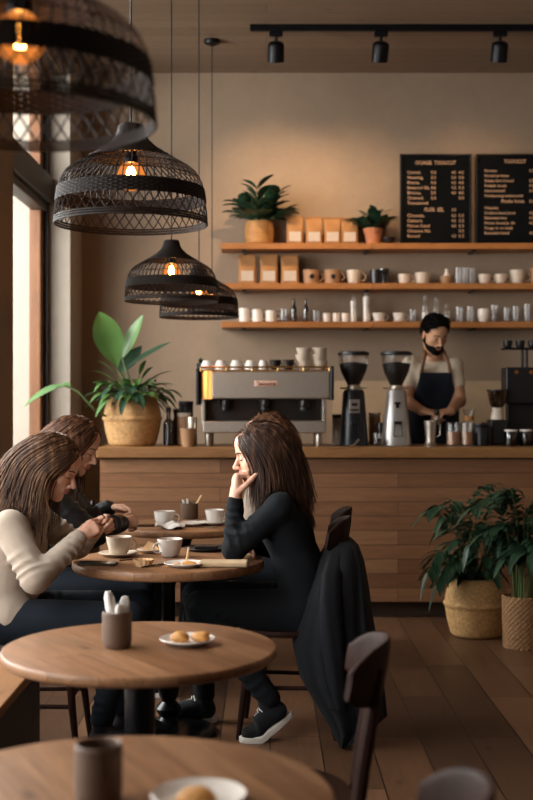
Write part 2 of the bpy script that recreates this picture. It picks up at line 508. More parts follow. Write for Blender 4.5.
mb = MB(); mb.box(X(333, 9.05), XR-.001, 9.06, YB-.001, .10, 1.555); o = struct('trim_2', mb, M['splash'], 0)

# ---------------------------------------------------------------- wall shelves
SH = [2.568, 2.273, 1.989]
rows = ['top', 'middle', 'bottom']
x_split = X(373, 8.86)
for i, z in enumerate(SH):
    for j, (a, b_) in enumerate(((X(221, 8.85), x_split-.002), (x_split+.002, 2.75))):
        s = thing('wall_shelf', 'wooden board forming the %s half of the %s wall shelf' % (('left', 'right')[j], rows[i]), 'shelf', (a, 8.85, z-.045), 0, 'wooden wall shelf boards')
        mb = MB(); mb.rbox(0, b_-a, 0, .248, 0, .045, .004); obj('board', mb, M['shelf'], s)
        for q in ((.17, b_-a-.04) if j == 0 else (.75, 1.7)):
            m2 = MB(); m2.rbox(q-.015, q+.015, .03, .247, -.012, 0, .002)
            obj('bracket', m2, M['black_metal'], s)

# ---------------------------------------------------------------- track lighting
RY, RZ = 7.93, 3.86
rl = thing('light_track', 'black ceiling track running over the bar', 'light track', (0, RY, HC))
mb = MB(); mb.rbox(X(250, RY), 2.6, -.018, .018, -.045, -.001, .004); obj('rail', mb, M['black_metal'], rl)
def spot_head(px, label, aim):
    x = X(px, RY)
    t = thing('track_spotlight', label, 'spotlight', (x, RY, HC-.046), 0, 'black spotlights on the ceiling track')
    m = MB(); m.rbox(-.045, .045, -.02, .02, -.035, 0, .004); obj('adapter', m, M['black_metal'], t)
    m = MB(); m.cyl(.012, -.075, -.033, 10); m.cyl(.03, -.082, -.070, 14); obj('swivel', m, M['steel_dark'], t)
    d = (Vector(aim) - Vector((x, RY, HC-.046-.14))).normalized()
    q = d.to_track_quat('Z', 'Y').to_matrix().to_4x4()
    dt = (d + Vector((0, 0, -1.0))).normalized()
    q = Matrix.Translation((0, 0, -.085)) @ dt.to_track_quat('Z', 'Y').to_matrix().to_4x4()
    can = MB(); can.lathe([(.0,-.022),(.03,-.020),(.05,-.008),(.055,.004),(.055,.11),(.049,.11),(.046,.075),(.0,.070)], 24, xf=q)
    obj('lamp_can', can, M['black_metal'], t)
    ld = bpy.data.lights.new('spot_lamp', 'SPOT'); ld.energy = 1; ld.spot_size = math.radians(74); ld.spot_blend = 1.0; ld.shadow_soft_size = .03; ld.color = (1.0, .66, .38)
    lo = bpy.data.objects.new('spot_lamp', ld); C.objects.link(lo); lo.parent = t; lo.location = Vector((0, 0, -.085)) + dt*.118
    lo.rotation_euler = d.to_track_quat('-Z', 'Y').to_euler()
    return ld
SPOTS = [spot_head(276, 'black track spotlight nearest the track end, above the plant shelf', (X(275,9.1), 9.1, 2.72)),
         spot_head(381, 'black track spotlight in the middle, above the smaller shelf plant', (X(345,9.1), 9.1, 2.68)),
         spot_head(500, 'black track spotlight above the right-hand menu board', (X(470,9.1), 9.1, 2.7))]

# ---------------------------------------------------------------- pendant lamps
PROF = [(1,0),(.995,.1),(.985,.2),(.972,.32),(.955,.44),(.925,.56),(.86,.67),(.74,.765),(.60,.84),(.45,.925),(.32,1.01),(.225,1.10),(.175,1.19),(.15,1.30)]
def prof_at(z):
    for (r0, z0), (r1, z1) in zip(PROF, PROF[1:]):
        if z0 <= z <= z1: return r0 + (r1-r0)*(z-z0)/(z1-z0)
    return PROF[-1][0]
def make_pendant(Rr, label, loc, cable_top):
    t = thing('pendant_lamp', label, 'pendant lamp', loc, 0, 'black woven pendant lamps')
    P = lambda a, z, k=1.0: (Rr*prof_at(z)*k*math.cos(a), Rr*prof_at(z)*k*math.sin(a), Rr*z)
    # rim
    m = MB()
    for z, r in ((0, .0042), (.033, .0036), (.064, .0034)):
        m.tube([P(2*PI*k/64, z) for k in range(64)], r, 6, closed=True)
    obj('rim', m, M['rattan'], t)
    # open diamond lattice
    m = MB(); n = 46
    for s in (1, -1):
        for k in range(n):
            a0 = 2*PI*k/n
            m.tube([P(a0 + s*.15*j/5, .07+.22*j/5, 1+.004*s) for j in range(6)], .0023, 4, caps=False)
    obj('lattice', m, M['rattan'], t)
    # dense woven band
    m = MB()
    z = .295
    j = 0
    while z < .475:
        m.tube([P(2*PI*k/96, z, 1 + .010*(1 if (k + j) % 2 else -1)) for k in range(96)], .0036, 5, closed=True)
        z += .0235; j += 1
    obj('woven_band', m, M['rattan'], t)
    # open slats over the shoulder
    m = MB(); n = 60
    for k in range(n):
        a0 = 2*PI*k/n
        m.tube([P(a0 + .008*j, .475+.41*j/6) for j in range(7)], .0023, 4, caps=False)
    for z in (.60, .74): m.tube([P(2*PI*k/64, z) for k in range(64)], .0017, 4, closed=True)
    obj('slats', m, M['rattan'], t)
    # dense neck
    m = MB(); z = .87; j = 0
    while z < 1.30:
        m.tube([P(2*PI*k/40, z, 1 + .012*(1 if (k + j) % 2 else -1)) for k in range(40)], .0042, 5, closed=True)
        z += .024; j += 1
    m.cyl(Rr*.15, Rr*1.28, Rr*1.305, 20)
    obj('neck', m, M['rattan'], t)
    # lamp holder and bulb
    m = MB(); m.cyl(.019, Rr*.86, Rr*1.28, 14); m.cyl(.024, Rr*.80, Rr*.90, 14, b=.004); obj('lamp_holder', m, M['black_metal'], t)
    zb = Rr*.87
    g = MB(); g.lathe([(.013, zb), (.016, zb-.012), (.036, zb-.028), (.050, zb-.060), (.047, zb-.085), (.028, zb-.108), (.0, zb-.115)], 18, caps=False)
    bl = obj('bulb', g, M['bulb'], t)
    f = MB()
    f.ball((0, 0, zb-.058), (.016, .016, .030), 12, 10)
    obj('filament', f, M['filament'], bl)
    m = MB(); m.cyl(.0035, Rr*1.29, cable_top-.02, 8); obj('cable', m, M['cable'], t)
    m = MB(); m.lathe([(.0,-.045),(.012,-.042),(.05,-.028),(.056,-.018),(.056,0)], 20, (0,0,cable_top)); obj('canopy', m, M['black_metal'], t)
    return t
def pend(px, d, py, Rr, label):
    z = Zp(py, d)
    return make_pendant(Rr, label, (X(px, d), d, z), HC - z)
pend(20, 2.33, 122, .262, 'large black woven pendant lamp, nearest the camera at the ceiling corner')
pend(131, 4.14, 224, .262, 'black woven pendant lamp hanging second, above the seated women')
pend(171.5, 6.76, 301, .262, 'black woven pendant lamp third along, above the counter plant')
pend(199, 7.3, 317, .240, 'black woven pendant lamp partly behind the third, before the shelves')
pend(212, 8.27, 312, .165, 'small black woven pendant lamp farthest back, its cable left of the shelves')
# ---------------------------------------------------------------- tables
TH = .735
def pedestal(m, turned=False):
    if turned:
        m.lathe([(.0,.0),(.20,.0),(.205,.012),(.19,.022),(.10,.034),(.05,.05),(.036,.07),(.05,.09),(.056,.105),(.045,.12),(.03,.135),(.042,.16),(.046,.19),(.034,.23),(.028,.30),(.028,.62),(.04,.66),(.05,.69),(.0,.69)], 24)
    else:
        m.lathe([(.0,.0),(.21,.0),(.215,.012),(.20,.022),(.06,.032),(.042,.05),(.042,.69),(.0,.69)], 24)
def round_table(label, loc, Rr, th, turned=False, rz=0):
    t = thing('round_table', label, 'table', loc, rz, 'round oak pedestal tables')
    m = MB(); b = .006
    m.lathe([(.0,TH-th),(Rr-.03,TH-th),(Rr-.008,TH-th+.003),(Rr,TH-th+.012),(Rr,TH-b),(Rr-.002,TH-.002),(Rr-b,TH),(.0,TH)], 96, caps=False)
    obj('tabletop', m, M['table_top'], t, smooth=50)
    m = MB(); pedestal(m, turned); obj('pedestal', m, M['iron'], t)
    m = MB(); m.rbox(-.22, .22, -.03, .03, .69, TH-th-.001, .003); m.rbox(-.03, .03, -.22, .22, .69, TH-th-.001, .003); obj('support_plate', m, M['iron'], t)
    return t
T_FRONT = (-.257, 2.045, 0); T_MID = (-.347, 3.29, 0); T_MAIN = (-.415, 5.09, 0); T_BACK = (-.44, 6.50, 0)
round_table('round oak table nearest the camera, cut by the bottom of the view', T_FRONT, .375, .032)
round_table('round oak table with the napkin cup and the small pastry plate on it', T_MID, .375, .032, rz=.15)
round_table('round oak table where the sweater woman and the woman in black face each other', T_MAIN, .405, .042, True, rz=.3)
round_table('round oak table behind, under the leather-jacketed woman\'s hands', T_BACK, .37, .04, True, rz=.5)

# ---------------------------------------------------------------- chairs: bent plywood back panel, round legs
def make_chair(label, loc, rz, top=.84):
    """local frame: chair faces +X, back at -X"""
    t = thing('bentwood_chair', label, 'chair', loc, rz, 'dark bentwood cafe chairs')
    m = MB()
    prof = [(.0,.428),(.185,.428),(.205,.434),(.21,.445),(.203,.456),(.17,.452),(.0,.447)]
    m.lathe(prof, 40, mod=lambda r, z, a: (r*(1+.06*math.cos(2*a)*-1+.03*math.cos(a)), z))
    obj('seat', m, M['chair_wood'], t)
    for sy in (1, -1):
        m = MB(); m.tube([(.15,sy*.145,.432),(.165,sy*.155,.22),(.19,sy*.17,0)], [.017,.0155,.011], 10); obj('leg', m, M['chair_wood'], t)
        m = MB(); m.tube([(-.15,sy*.13,.432),(-.175,sy*.14,.22),(-.215,sy*.155,0)], [.017,.0155,.012], 10); obj('leg', m, M['chair_wood'], t)
        m = MB(); h = top
        m.tube([(-.195,sy*.10,.43),(-.210,sy*.098,.55),(-.232,sy*.09,h-.16),(-.25,sy*.085,h-.06)], [.018,.019,.018,.011], 10); obj('back_post', m, M['chair_wood'], t)
    m = MB(); rings = []
    n = 18
    for i in range(n+1):
        u = -1 + 2*i/n
        y = .165*u
        xb = -.262 + .085*abs(u)**2.2
        hh = .074*(1-abs(u)**5*.55)
        zc = top - .074 - .012*abs(u)**2
        ring = []
        for k in range(16):
            a = 2*PI*k/16
            ca, sa = math.cos(a), math.sin(a)
            zz = hh*(abs(sa)**.5)*(1 if sa >= 0 else -1)
            xx = .0085*(abs(ca)**.6)*(1 if ca >= 0 else -1)
            nx = 1.0; ny = -.95*abs(u)**1.2*(1 if u > 0 else -1)
            ln = math.hypot(nx, ny)
            ring.append((xb + xx*nx/ln - .16*zz, y + xx*ny/ln, zc + zz))
        rings.append(ring)
    m.loft(rings); obj('backrest', m, M['chair_wood'], t, smooth=60)
    m = MB(); m.tube([(.165,.15,.25),(.165,-.15,.25)], .009, 8); obj('stretcher', m, M['chair_wood'], t)
    for sy in (1, -1):
        m = MB(); m.tube([(.162,sy*.15,.21),(-.172,sy*.135,.21)], .009, 8); obj('side_rail', m, M['chair_wood'], t)
    return t
ch_front = make_chair('dark bentwood chair in the foreground, its curved back beside the napkin-cup table', (.022, 2.92, 0), PI-.07)
dup(ch_front, (.062, 1.81, 0), PI-.07, 'dark bentwood chair at the bottom edge, only the rounded top of its back showing')
ch_rw = make_chair('dark bentwood chair with the black coat draped over its back', (.085, 5.14, 0), PI-.075, .915)
ch_lw = dup(ch_front, (-.925, 4.84, 0), 0.0, 'dark bentwood chair under the woman in the beige sweater')
dup(ch_front, (-1.10, 6.30, 0), 0.05, 'dark bentwood chair under the woman in the leather jacket')
dup(ch_front, (.18, 6.42, 0), PI, 'dark bentwood chair behind the woman in black, mostly hidden')

# bench at the left edge
bn = thing('bench', 'low wooden bench at the left edge beside the front tables', 'bench', (-1.115, 3.2, 0))
m = MB(); m.rbox(-.27, .285, -2.2, 1.26, .415, .45, .006); obj('seat_board', m, M['bench_wood'], bn)
m = MB(); m.rbox(-.26, .275, -2.19, 1.25, .0, .414, .004); obj('base', m, M['frame_dark'], bn)

# ---------------------------------------------------------------- crockery makers
def cup(name, label, cat, loc, r, h, mat, rz=0, handle=True, drink=None, group=None, taper=.68, bulge=.0, wall=.004, hscale=1.0):
    t = thing(name, label, cat, loc, rz, group)
    m = MB(); rb = r*taper
    pr = [(.0,.0),(rb*.8,.0),(rb*.82,.003)]
    for i in range(9):
        s = i/8; pr.append((rb + (r-rb)*(s**.55) + bulge*r*math.sin(PI*s), .004+(h-.004)*s))
    pr += [(r-wall*.5, h+.001),(r-wall, h-.001)]
    for i in range(7, -1, -1):
        s = i/8; pr.append((max(rb + (r-rb)*(s**.55) + bulge*r*math.sin(PI*s) - wall, .001), .007+(h-.007)*s))
    pr.append((.0,.007))
    m.lathe(pr, 28, caps=False)
    obj('cup_body' if handle or drink else name + '_body', m, mat, t)
    if handle:
        m = MB(); k = []
        for i in range(9):
            a = -PI*.5 + PI*i/8
            k.append((r*.93 + math.cos(a)*h*.36*hscale, 0, h*.53 + math.sin(a)*h*.30))
        k[0] = (r*.78, 0, h*.26)
        m.tube(k, max(.0035, h*.055), 8); obj('handle', m, mat, t)
    if drink:
        m = MB(); m.lathe([(r*.93-wall, h*.82),(.0, h*.82)], 24, caps=False); obj('drink', m, drink, t)
    return t
def plate(name, label, cat, loc, r, mat, h=.016, group=None):
    m = MB()
    m.lathe([(.0,.0),(r*.55,.0),(r*.6,.002),(r*.85,h*.55),(r,h),(r-.002,h+.002),(r*.83,h*.55+.004),(r*.58,.005),(.0,.005)], 40, caps=False)
    o = obj(name, m, mat, None, loc); tag(o, label, cat, group); return o
def lump(name, label, cat, loc, r, mat, seed=0, group=None):
    rr = random.Random(seed); m = MB(); ph = [rr.uniform(0, 6) for _ in range(6)]
    bm = bmesh.new(); bmesh.ops.create_icosphere(bm, subdivisions=3, radius=1)
    for v in bm.verts:
        p = v.co; k = 1 + .10*math.sin(3*p.x+ph[0]) + .08*math.sin(4*p.y+ph[1]) + .06*math.sin(5*p.z+6*p.x+ph[2])
        v.co = Vector((p.x*r[0]*k, p.y*r[1]*k, max(p.z*k, -.8)*r[2] + .8*r[2]))
    m.from_bm(bm); bm.free()
    o = obj(name, m, mat, None, loc); tag(o, label, cat, group); return o
ZT = TH + .0005
def on_table(px, py, z=ZT):
    d = (EYE - z)*F_PX/(py - 400.0)
    return (X(px, d), d, z)

def stone_cup(label, loc, extra=None):
    t = thing('stoneware_cup', label, 'cup', loc)
    m = MB(); r, h = .0405, .098
    m.lathe([(.0,.0),(r*.86,.0),(r*.95,.006),(r,.02),(r,h-.004),(r-.003,h),(r-.006,h-.003),(r-.007,.012),(.0,.012)], 32, caps=False)
    obj('cup_body', m, M['brown_cup'], t)
    return t
c = on_table(98.5, 801); stone_cup('empty brown stoneware cup on the nearest table', (c[0], c[1], c[2]))
c = on_table(117, 647); cup_loc = c
stone_cup('brown stoneware cup holding rolled white napkins', c)
for k, (dx, dy, tx, ty, hh) in enumerate(((-.012, .008, -.16, .05, .138), (.012, -.010, .03, .0, .105), (.016, .014, .10, .08, .122))):
    m = MB(); d0 = Vector((tx, ty, 1)).normalized(); p0 = Vector((dx*.4, dy, .013))
    rings = []
    for i in range(9):
        s = i/8; cpt = p0 + d0*hh*s; rad = (.0115 + .004*s + .002*math.sin(5*s)) * (1 if i < 8 else .55)
        rings.append([(cpt.x + rad*(1+.18*math.sin(3*a+k))*math.cos(a), cpt.y + rad*(1+.18*math.sin(3*a+k))*math.sin(a), cpt.z) for a in [2*PI*q/14 for q in range(14)]])
    m.loft(rings)
    o = obj('napkin', m, M['napkin'], None, c)
    tag(o, ('rolled white napkin leaning left in the brown cup, the tallest', 'short rolled white napkin at the front of the brown cup', 'rolled white napkin leaning right in the brown cup')[k], 'napkin', 'rolled napkins in the cup')
c = on_table(187.5, 644); plate('plate', 'small white plate of pastries beside the napkin cup', 'plate', c, .078, M['white_china'])
lump('pastry', 'golden pastry on the left of the small white plate', 'pastry', (c[0]-.022, c[1]-.004, c[2]+.006), (.030,.024,.016), M['pastry'], 1)
lump('pastry', 'golden pastry on the right of the small white plate', 'pastry', (c[0]+.034, c[1]+.008, c[2]+.006), (.026,.022,.015), M['pastry'], 2)
c = on_table(199, 803); plate('plate', 'white plate on the nearest table at the bottom edge', 'plate', c, .081, M['white_china'])
lump('pastry', 'orange-brown pastry on the plate at the bottom edge', 'pastry', (c[0]-.004, c[1]-.018, c[2]+.006), (.036,.03,.014), M['pastry'], 3)

# ---------- main table
def phone(name, label, loc, rz, sx=.075, sy=.155, th=.0085):
    t = thing(name, label, 'phone', loc, rz)
    m = MB(); m.rbox(-sx/2, sx/2, -sy/2, sy/2, 0, th, .003); obj('phone_case', m, M['steel_dark'], t)
    m = MB(); m.rbox(-sx/2+.003, sx/2-.003, -sy/2+.003, sy/2-.003, th-.001, th+.0006, .0006, 1); obj('screen', m, M['phone'], t)
phone('smartphone', 'black smartphone lying at the left edge of the main table', on_table(98, 564.5), PI/2-.08)
c = on_table(119, 556); plate('saucer', 'saucer under the grey cup in front of the sweater woman', 'saucer', c, .088, M['cream_china'])
cup('coffee_cup', 'grey-white coffee cup on the saucer before the sweater woman', 'cup', (c[0], c[1], c[2]+.006), .056, .078, M['cream_china'], rz=.6, drink=M['latte'], taper=.6)
c = on_table(170, 556.5); cup('coffee_cup', 'white coffee cup with its handle turned to the left, mid table', 'cup', c, .055, .076, M['white_china'], rz=PI*1.18, drink=M['latte'], taper=.62, hscale=1.1)
c = on_table(143.5, 566)
t = thing('fruit_tart', 'small fluted tart at the front edge of the main table', 'tart', c)
m = MB(); m.lathe([(.0,.0),(.030,.0),(.043,.027),(.039,.027),(.031,.018),(.0,.018)], 48, caps=False, mod=lambda r, z, a: (r*(1+.05*math.cos(14*a)*(r > .02)), z)); obj('crust', m, M['pastry_pale'], t)
m = MB(); m.ball((0,0,.017), (.033,.033,.007), 16, 8); obj('filling', m, M['pastry'], t)
c = on_table(184.5, 566.5); plate('plate', 'white plate with pastry remains near the right of the main table', 'plate', c, .084, M['white_china'])
lump('pastry', 'half-eaten pale pastry on the right of the remains plate', 'pastry', (c[0]+.020, c[1]+.0, c[2]+.005), (.030,.022,.010), M['pastry'], 5)
lump('crumb', 'pastry crumb on the left of the remains plate', 'crumb', (c[0]-.034, c[1]+.015, c[2]+.005), (.014,.010,.006), M['pastry_pale'], 6)
m = MB(); m.tube([(0,0,.0),(.006,.01,.03),(.010,.018,.062)], [.004,.0045,.0045], 8); o = obj('wooden_spoon', m, M['pastry_pale'], None, (c[0]+.004, c[1]+.02, c[2]+.010)); tag(o, 'small wooden stick standing in the pastry on the remains plate', 'stick')
c = on_table(151, 552.5); plate('plate', 'small plate behind, between the two cups of the main table', 'plate', c, .062, M['cream_china'])
m = MB(); m.loft([[(-.045,-.03,.0),(.05,-.03,.0),(.05,.03,.0),(-.045,.03,.0)],[(-.012,-.02,.045),(.02,-.02,.032),(.02,.02,.03),(-.012,.02,.042)]]); o = obj('cake_slice', m, M['pastry_pale'], None, (c[0], c[1], c[2]+.006)); tag(o, 'pale slice of cake on the small plate between the cups', 'cake')
for k, (px, py, rz, lb) in enumerate(((135, 560, .5, 'dark teaspoon lying behind the fluted tart'), (154, 566, .9, 'dark fork lying beside the fluted tart'))):
    c = on_table(px, py); t = thing(('teaspoon', 'fork')[k], lb, 'cutlery', c, rz)
    m = MB(); m.tube([(-.07,0,.003),(.02,0,.004)], [.003,.002], 8); obj('handle', m, M['steel_dark'], t)
    m = MB(); m.ball((.042,0,.004), (.022,.012,.003), 12, 8); obj('bowl' if k == 0 else 'tines', m, M['steel_dark'], t)
# tray with dark things behind the beige wallet
c = on_table(206, 550)
m = MB(); m.lathe([(.0,.0),(.085,.0),(.10,.012),(.098,.014),(.083,.005),(.0,.005)], 36, caps=False); o = obj('tray', m, M['black_china'], None, c); tag(o, 'dark round tray behind the beige folded case', 'tray')
m = MB(); m.rbox(-.06,.045,-.03,.03,0,.014,.004); o = obj('wallet', m, M['black_plastic'], None, (c[0]+.01, c[1], c[2]+.007)); tag(o, 'black wallet lying on the dark round tray', 'wallet')
a = on_table(203, 560.5); b_ = on_table(249, 566)
t = thing('beige_case', 'flat beige leather case under the elbow of the woman in black', 'case', ((a[0]+b_[0])/2 - .004, 4.865, ZT), -.05)
m = MB(); m.rbox(-.10, .10, -.045, .045, 0, .024, .010, 3); obj('case_body', m, M['beige_leather'], t)
m = MB(); m.tube([(.1005,-.034,.012),(.1015,-.034,.018),(.1015,.034,.018),(.1005,.034,.012)], .0035, 6); obj('end_fold', m, M['frame_dark'], t)

# ---------- back table
c = on_table(164.5, 524.5); cup('coffee_cup', 'white coffee cup on the back table, left of the brown pot', 'cup', c, .058, .072, M['white_china'], rz=.0, drink=M['latte'], taper=.72)
c = on_table(213, 524.5); plate('saucer', 'white saucer on the back table, next to the black sleeve', 'saucer', c, .085, M['white_china'])
cup('coffee_cup', 'white coffee cup on the back table, right of the brown pot', 'cup', (c[0]+.01, c[1], c[2]+.006), .054, .074, M['white_china'], rz=.8, drink=M['coffee'], taper=.62)
c = on_table(189.5, 518.5)
t = thing('sugar_pot', 'dark brown pot with sugar sticks on the back table', 'pot', c)
m = MB(); r, h = .049, .088; m.lathe([(.0,.0),(r*.93,.0),(r,.006),(r,h),(r-.005,h),(r-.006,.012),(.0,.012)], 28, caps=False); obj('pot_body', m, M['brown_cup'], t)
for k, (dx, tx, hh, lb) in enumerate(((-.02, -.35, .10, 'white sugar stick leaning left in the brown pot'), (-.005, -.12, .10, 'white sugar stick upright in the brown pot'), (.012, .55, .135, 'wooden stirrer leaning right in the brown pot'))):
    m = MB(); d0 = Vector((tx, .1, 1)).normalized(); m.tube([Vector((dx*.3,0,.014)), Vector((dx*.3,0,.014))+d0*hh], [.006,.007], 8)
    o = obj('sugar_stick' if k < 2 else 'stirrer', m, M['napkin'] if k < 2 else M['pastry_pale'], None, c); tag(o, lb, 'sugar stick' if k < 2 else 'stirrer')
c = on_table(190, 525.5); plate('plate', 'white plate before the brown pot on the back table', 'plate', c, .088, M['white_china'])
m = MB(); rr = random.Random(5)
bm = bmesh.new(); bmesh.ops.create_grid(bm, x_segments=14, y_segments=14, size=.075)
for v in bm.verts:
    x, y = v.co.x, v.co.y
    v.co.z = .012 + .010*math.sin(60*x+20*y) + .008*math.sin(75*y-30*x) + .012*math.sin(25*x+2)*math.cos(30*y)
    v.co.z = max(v.co.z, .001)
bmesh.ops.solidify(bm, geom=bm.faces[:], thickness=.0012)
m.from_bm(bm); bm.free(); c = on_table(170, 528.5)
o = obj('napkin', m, M['napkin'], None, (c[0], c[1], c[2]+.004)); tag(o, 'crumpled white napkin at the edge of the back table', 'napkin')
phone('smartphone', 'dark phone on the back table beside the clasped hands', on_table(151, 526), PI/2+.1, .07, .14)
c = on_table(205, 528.0); t = thing('teaspoon', 'teaspoon lying on the back table before the right-hand saucer', 'cutlery', c, .2)
m = MB(); m.tube([(-.07,0,.003),(.02,0,.004)], [.003,.002], 8); obj('handle', m, M['steel'], t)
m = MB(); m.ball((.042,0,.004), (.022,.012,.003), 12, 8); obj('bowl', m, M['steel'], t)

# ---------------------------------------------------------------- things on the wall shelves
DS = 8.97
def bag(label, px, z, w, h, group):
    t = thing('coffee_bag', label, 'coffee bag', (X(px, DS), DS, z+.0005), 0, group)
    m = MB(); rings = []
    for i in range(10):
        s = i/9; ww = w*(1 - .03*math.sin(PI*s) - .02*s)/2; dd = .040*(1 - s)**.45 + .003
        if s > .86: dd = .004
        ring = []
        for k in range(20):
            a = 2*PI*k/20; ca, sa = math.cos(a), math.sin(a)
            ring.append((ww*abs(ca)**.35*(1 if ca > 0 else -1), dd*abs(sa)**.6*(1 if sa > 0 else -1) + .004*math.sin(7*s+k), h*s))
        rings.append(ring)
    m.loft(rings); obj('bag_body', m, M['kraft'], t, smooth=60)
    m = MB(); m.rbox(-w*.34, w*.34, -.046, -.040, h*.10, h*.44, .0015); obj('paper_label', m, M['label'], t)
    m = MB(); m.rbox(-w*.5, w*.5, -.008, .008, h*.955, h*.985, .002); obj('tin_tie', m, M['kraft'], t)
    return t
names4 = ('next to the wooden plant pot', 'second from the wooden plant pot', 'third from the wooden plant pot', 'beside the terracotta plant pot')
for k, px in enumerate((295, 314, 332.5, 349.5)): bag('brown paper coffee bag on the top shelf, ' + names4[k], px, SH[0], .130, .215 - .004*k, 'coffee bags on the top shelf')
names3 = ('at the left end', 'middle of the three', 'next to the brown mugs')
for k, px in enumerate((247.5, 269, 290)): bag('brown paper coffee bag on the middle shelf, ' + names3[k], px, SH[1], .138, .222, 'coffee bags on the middle shelf')

def clampy(m, y):
    m.v = [(p[0], min(p[1], y - .004*math.sin(p[0]*40)**2), p[2]) for p in m.v]
def pot_plant_leaves(m, ms, n, L, seed, z0, spread=1.0, W=.06):
    rr = random.Random(seed)
    for k in range(n):
        a = 2*PI*k/n + rr.uniform(-.3, .3); e = rr.uniform(.25, 1.15)
        l = L*rr.uniform(.7, 1.1)
        d = Vector((math.cos(a)*math.cos(e)*spread, math.sin(a)*math.cos(e)*.75*spread, math.sin(e)))
        tip = Vector((0,0,z0)) + d*l*.75
        ms.tube([(0,0,z0), Vector((0,0,z0))+d*l*.4+Vector((0,0,.02)), tip], [.005,.004,.003], 6)
        for j in range(5):
            b = Vector((0,0,z0)).lerp(tip, .35+.16*j)
            for s in (-1, 1):
                dd = (d + Vector((-math.sin(a)*s*.9, math.cos(a)*s*.9, rr.uniform(-.1,.5)))).normalized()
                m.leaf(b, dd, (0,0,1), l*rr.uniform(.42,.58), W*rr.uniform(.8,1.2), .25, .25, 6)
t = thing('potted_plant', 'leafy green plant in a turned wooden pot on the top shelf', 'potted plant', (X(259.5, DS), DS, SH[0]+.0005))
m = MB(); m.lathe([(.0,0),(.085,0),(.10,.01),(.108,.06),(.108,.12),(.10,.172),(.092,.172),(.09,.15),(.0,.15)], 32, caps=False); obj('pot', m, M['wood_pot'], t)
m = MB(); m.cyl(.091, .148, .156, 24); obj('soil', m, M['soil'], t)
m = MB(); ms = MB(); pot_plant_leaves(m, ms, 13, .34, 4, .15, 1.0, .072); clampy(m, .115); clampy(ms, .11); obj('foliage', m, M['leaf_dark'], t); obj('stems', ms, M['stem'], t)
t = thing('potted_plant', 'small green plant in a terracotta pot by the left menu board', 'potted plant', (X(373, DS), DS, SH[0]+.0005))
m = MB(); m.lathe([(.0,0),(.05,0),(.064,.09),(.07,.09),(.072,.122),(.062,.122),(.058,.10),(.0,.10)], 28, caps=False); obj('pot', m, M['terracotta'], t)
m = MB(); m.cyl(.059, .098, .106, 20); obj('soil', m, M['soil'], t)
m = MB(); ms = MB(); pot_plant_leaves(m, ms, 13, .25, 9, .10, .62, .058); clampy(m, .115); obj('foliage', m, M['leaf_dark'], t); obj('stems', ms, M['stem'], t)
m = MB(); m.lathe([(.0,0),(.025,0),(.045,.035),(.048,.05),(.044,.05),(.04,.035),(.0,.008)], 24, caps=False); o = obj('bowl', m, M['black_china'], None, (X(388.5, DS), DS-.03, SH[0]+.0005)); tag(o, 'small dark bowl beside the terracotta plant pot', 'bowl')

# menu boards with chalk-coloured lettering
def text_into(m, s, x, z, size, y, align='LEFT', width=None):
    cu = bpy.data.curves.new('t', 'FONT'); cu.body = s; cu.size = size; cu.align_x = align; cu.extrude = .0006; cu.offset = size*.012; cu.resolution_u = 2
    o = bpy.data.objects.new('t', cu); C.objects.link(o)
    dg = bpy.context.evaluated_depsgraph_get(); dg.update()
    me = bpy.data.meshes.new_from_object(o.evaluated_get(dg))
    xs = [v.co.x for v in me.vertices]; k = 1.0
    if width and xs: k = width/max(1e-6, max(xs)-min(xs))
    m.add([(x + v.co.x*k, y - v.co.z, z + v.co.y) for v in me.vertices], [list(p.vertices) for p in me.polygons])
    bpy.data.objects.remove(o); bpy.data.meshes.remove(me); bpy.data.curves.remove(cu)
def menu_board(label, px0, px1, lines, title, sub, subrow):
    d = 9.03; x0, x1 = X(px0, d), X(px1, d); w = x1-x0; z0 = SH[0]+.001; z1 = Zp(154, d); h = z1-z0
    t = thing('menu_board', label, 'menu board', (x0, d, z0), 0, 'black menu boards')
    m = MB(); m.rbox(0, w, 0, .02, 0, h, .004); obj('panel', m, M['board'], t)
    m = MB()
    for b in ((0, w, 0, .014), (0, w, h-.014, h), (0, .014, 0, h), (w-.014, w, 0, h)): m.rbox(b[0], b[1], -.008, .02, b[2], b[3], .003)
    obj('board_frame', m, M['black_metal'], t)
    m = MB()
    for s, u0, u1, v, size in title + sub + lines:
        text_into(m, s, u0*w, h*(1-v), size*h, -.002, 'LEFT', (u1-u0)*w)
    obj('lettering', m, M['chalk'], t, smooth=0)
L1 = []
names = [('Cremol,', .10, .29), ('Hotacing,', .10, .32), ('Rooca,', .10, .27), ('Bonaccol Sib,', .10, .41), ('Brocca,', .10, .29), ('Ononod,', .10, .33), ('Tonoaood', .10, .39)]
P1 = [('4.5', 1, 1), ('5.0', 1, 1), ('4.5', 1, 1), ('5.5', 1, 1), ('4.0', 1, 1), ('5.0', 0, 1), ('', 0, 0)]
for k, (s, a, b_) in enumerate(names):
    v = .215 + .0555*k
    L1.append((s, a, b_, v, .046))
    if k < 6: L1.append((('3.0','3.5','3.0','4.0','2.5','3.5')[k], .43, .50, v, .044))
    if P1[k][1]: L1.append((P1[k][0], .72, .78, v, .044))
    if P1[k][2]: L1.append((P1[k][0], .82, .89, v, .044))
for k, (s, a, b_) in enumerate([('Chonab,', .10, .34), ('Cantoro', .10, .31), ('Panoe Cnnd', .10, .41), ('Chcanna Nn', .10, .42), ('Bonod', .10, .27)]):
    v = .685 + .0555*k
    L1.append((s, a, b_, v, .046))
    if k in (0, 1, 2, 4): L1.append(('4.5', .72, .78, v, .044))
    L1.append(('5.5', .82, .89, v, .044))
L1.append(('3.5', .72, .78, .622, .044))
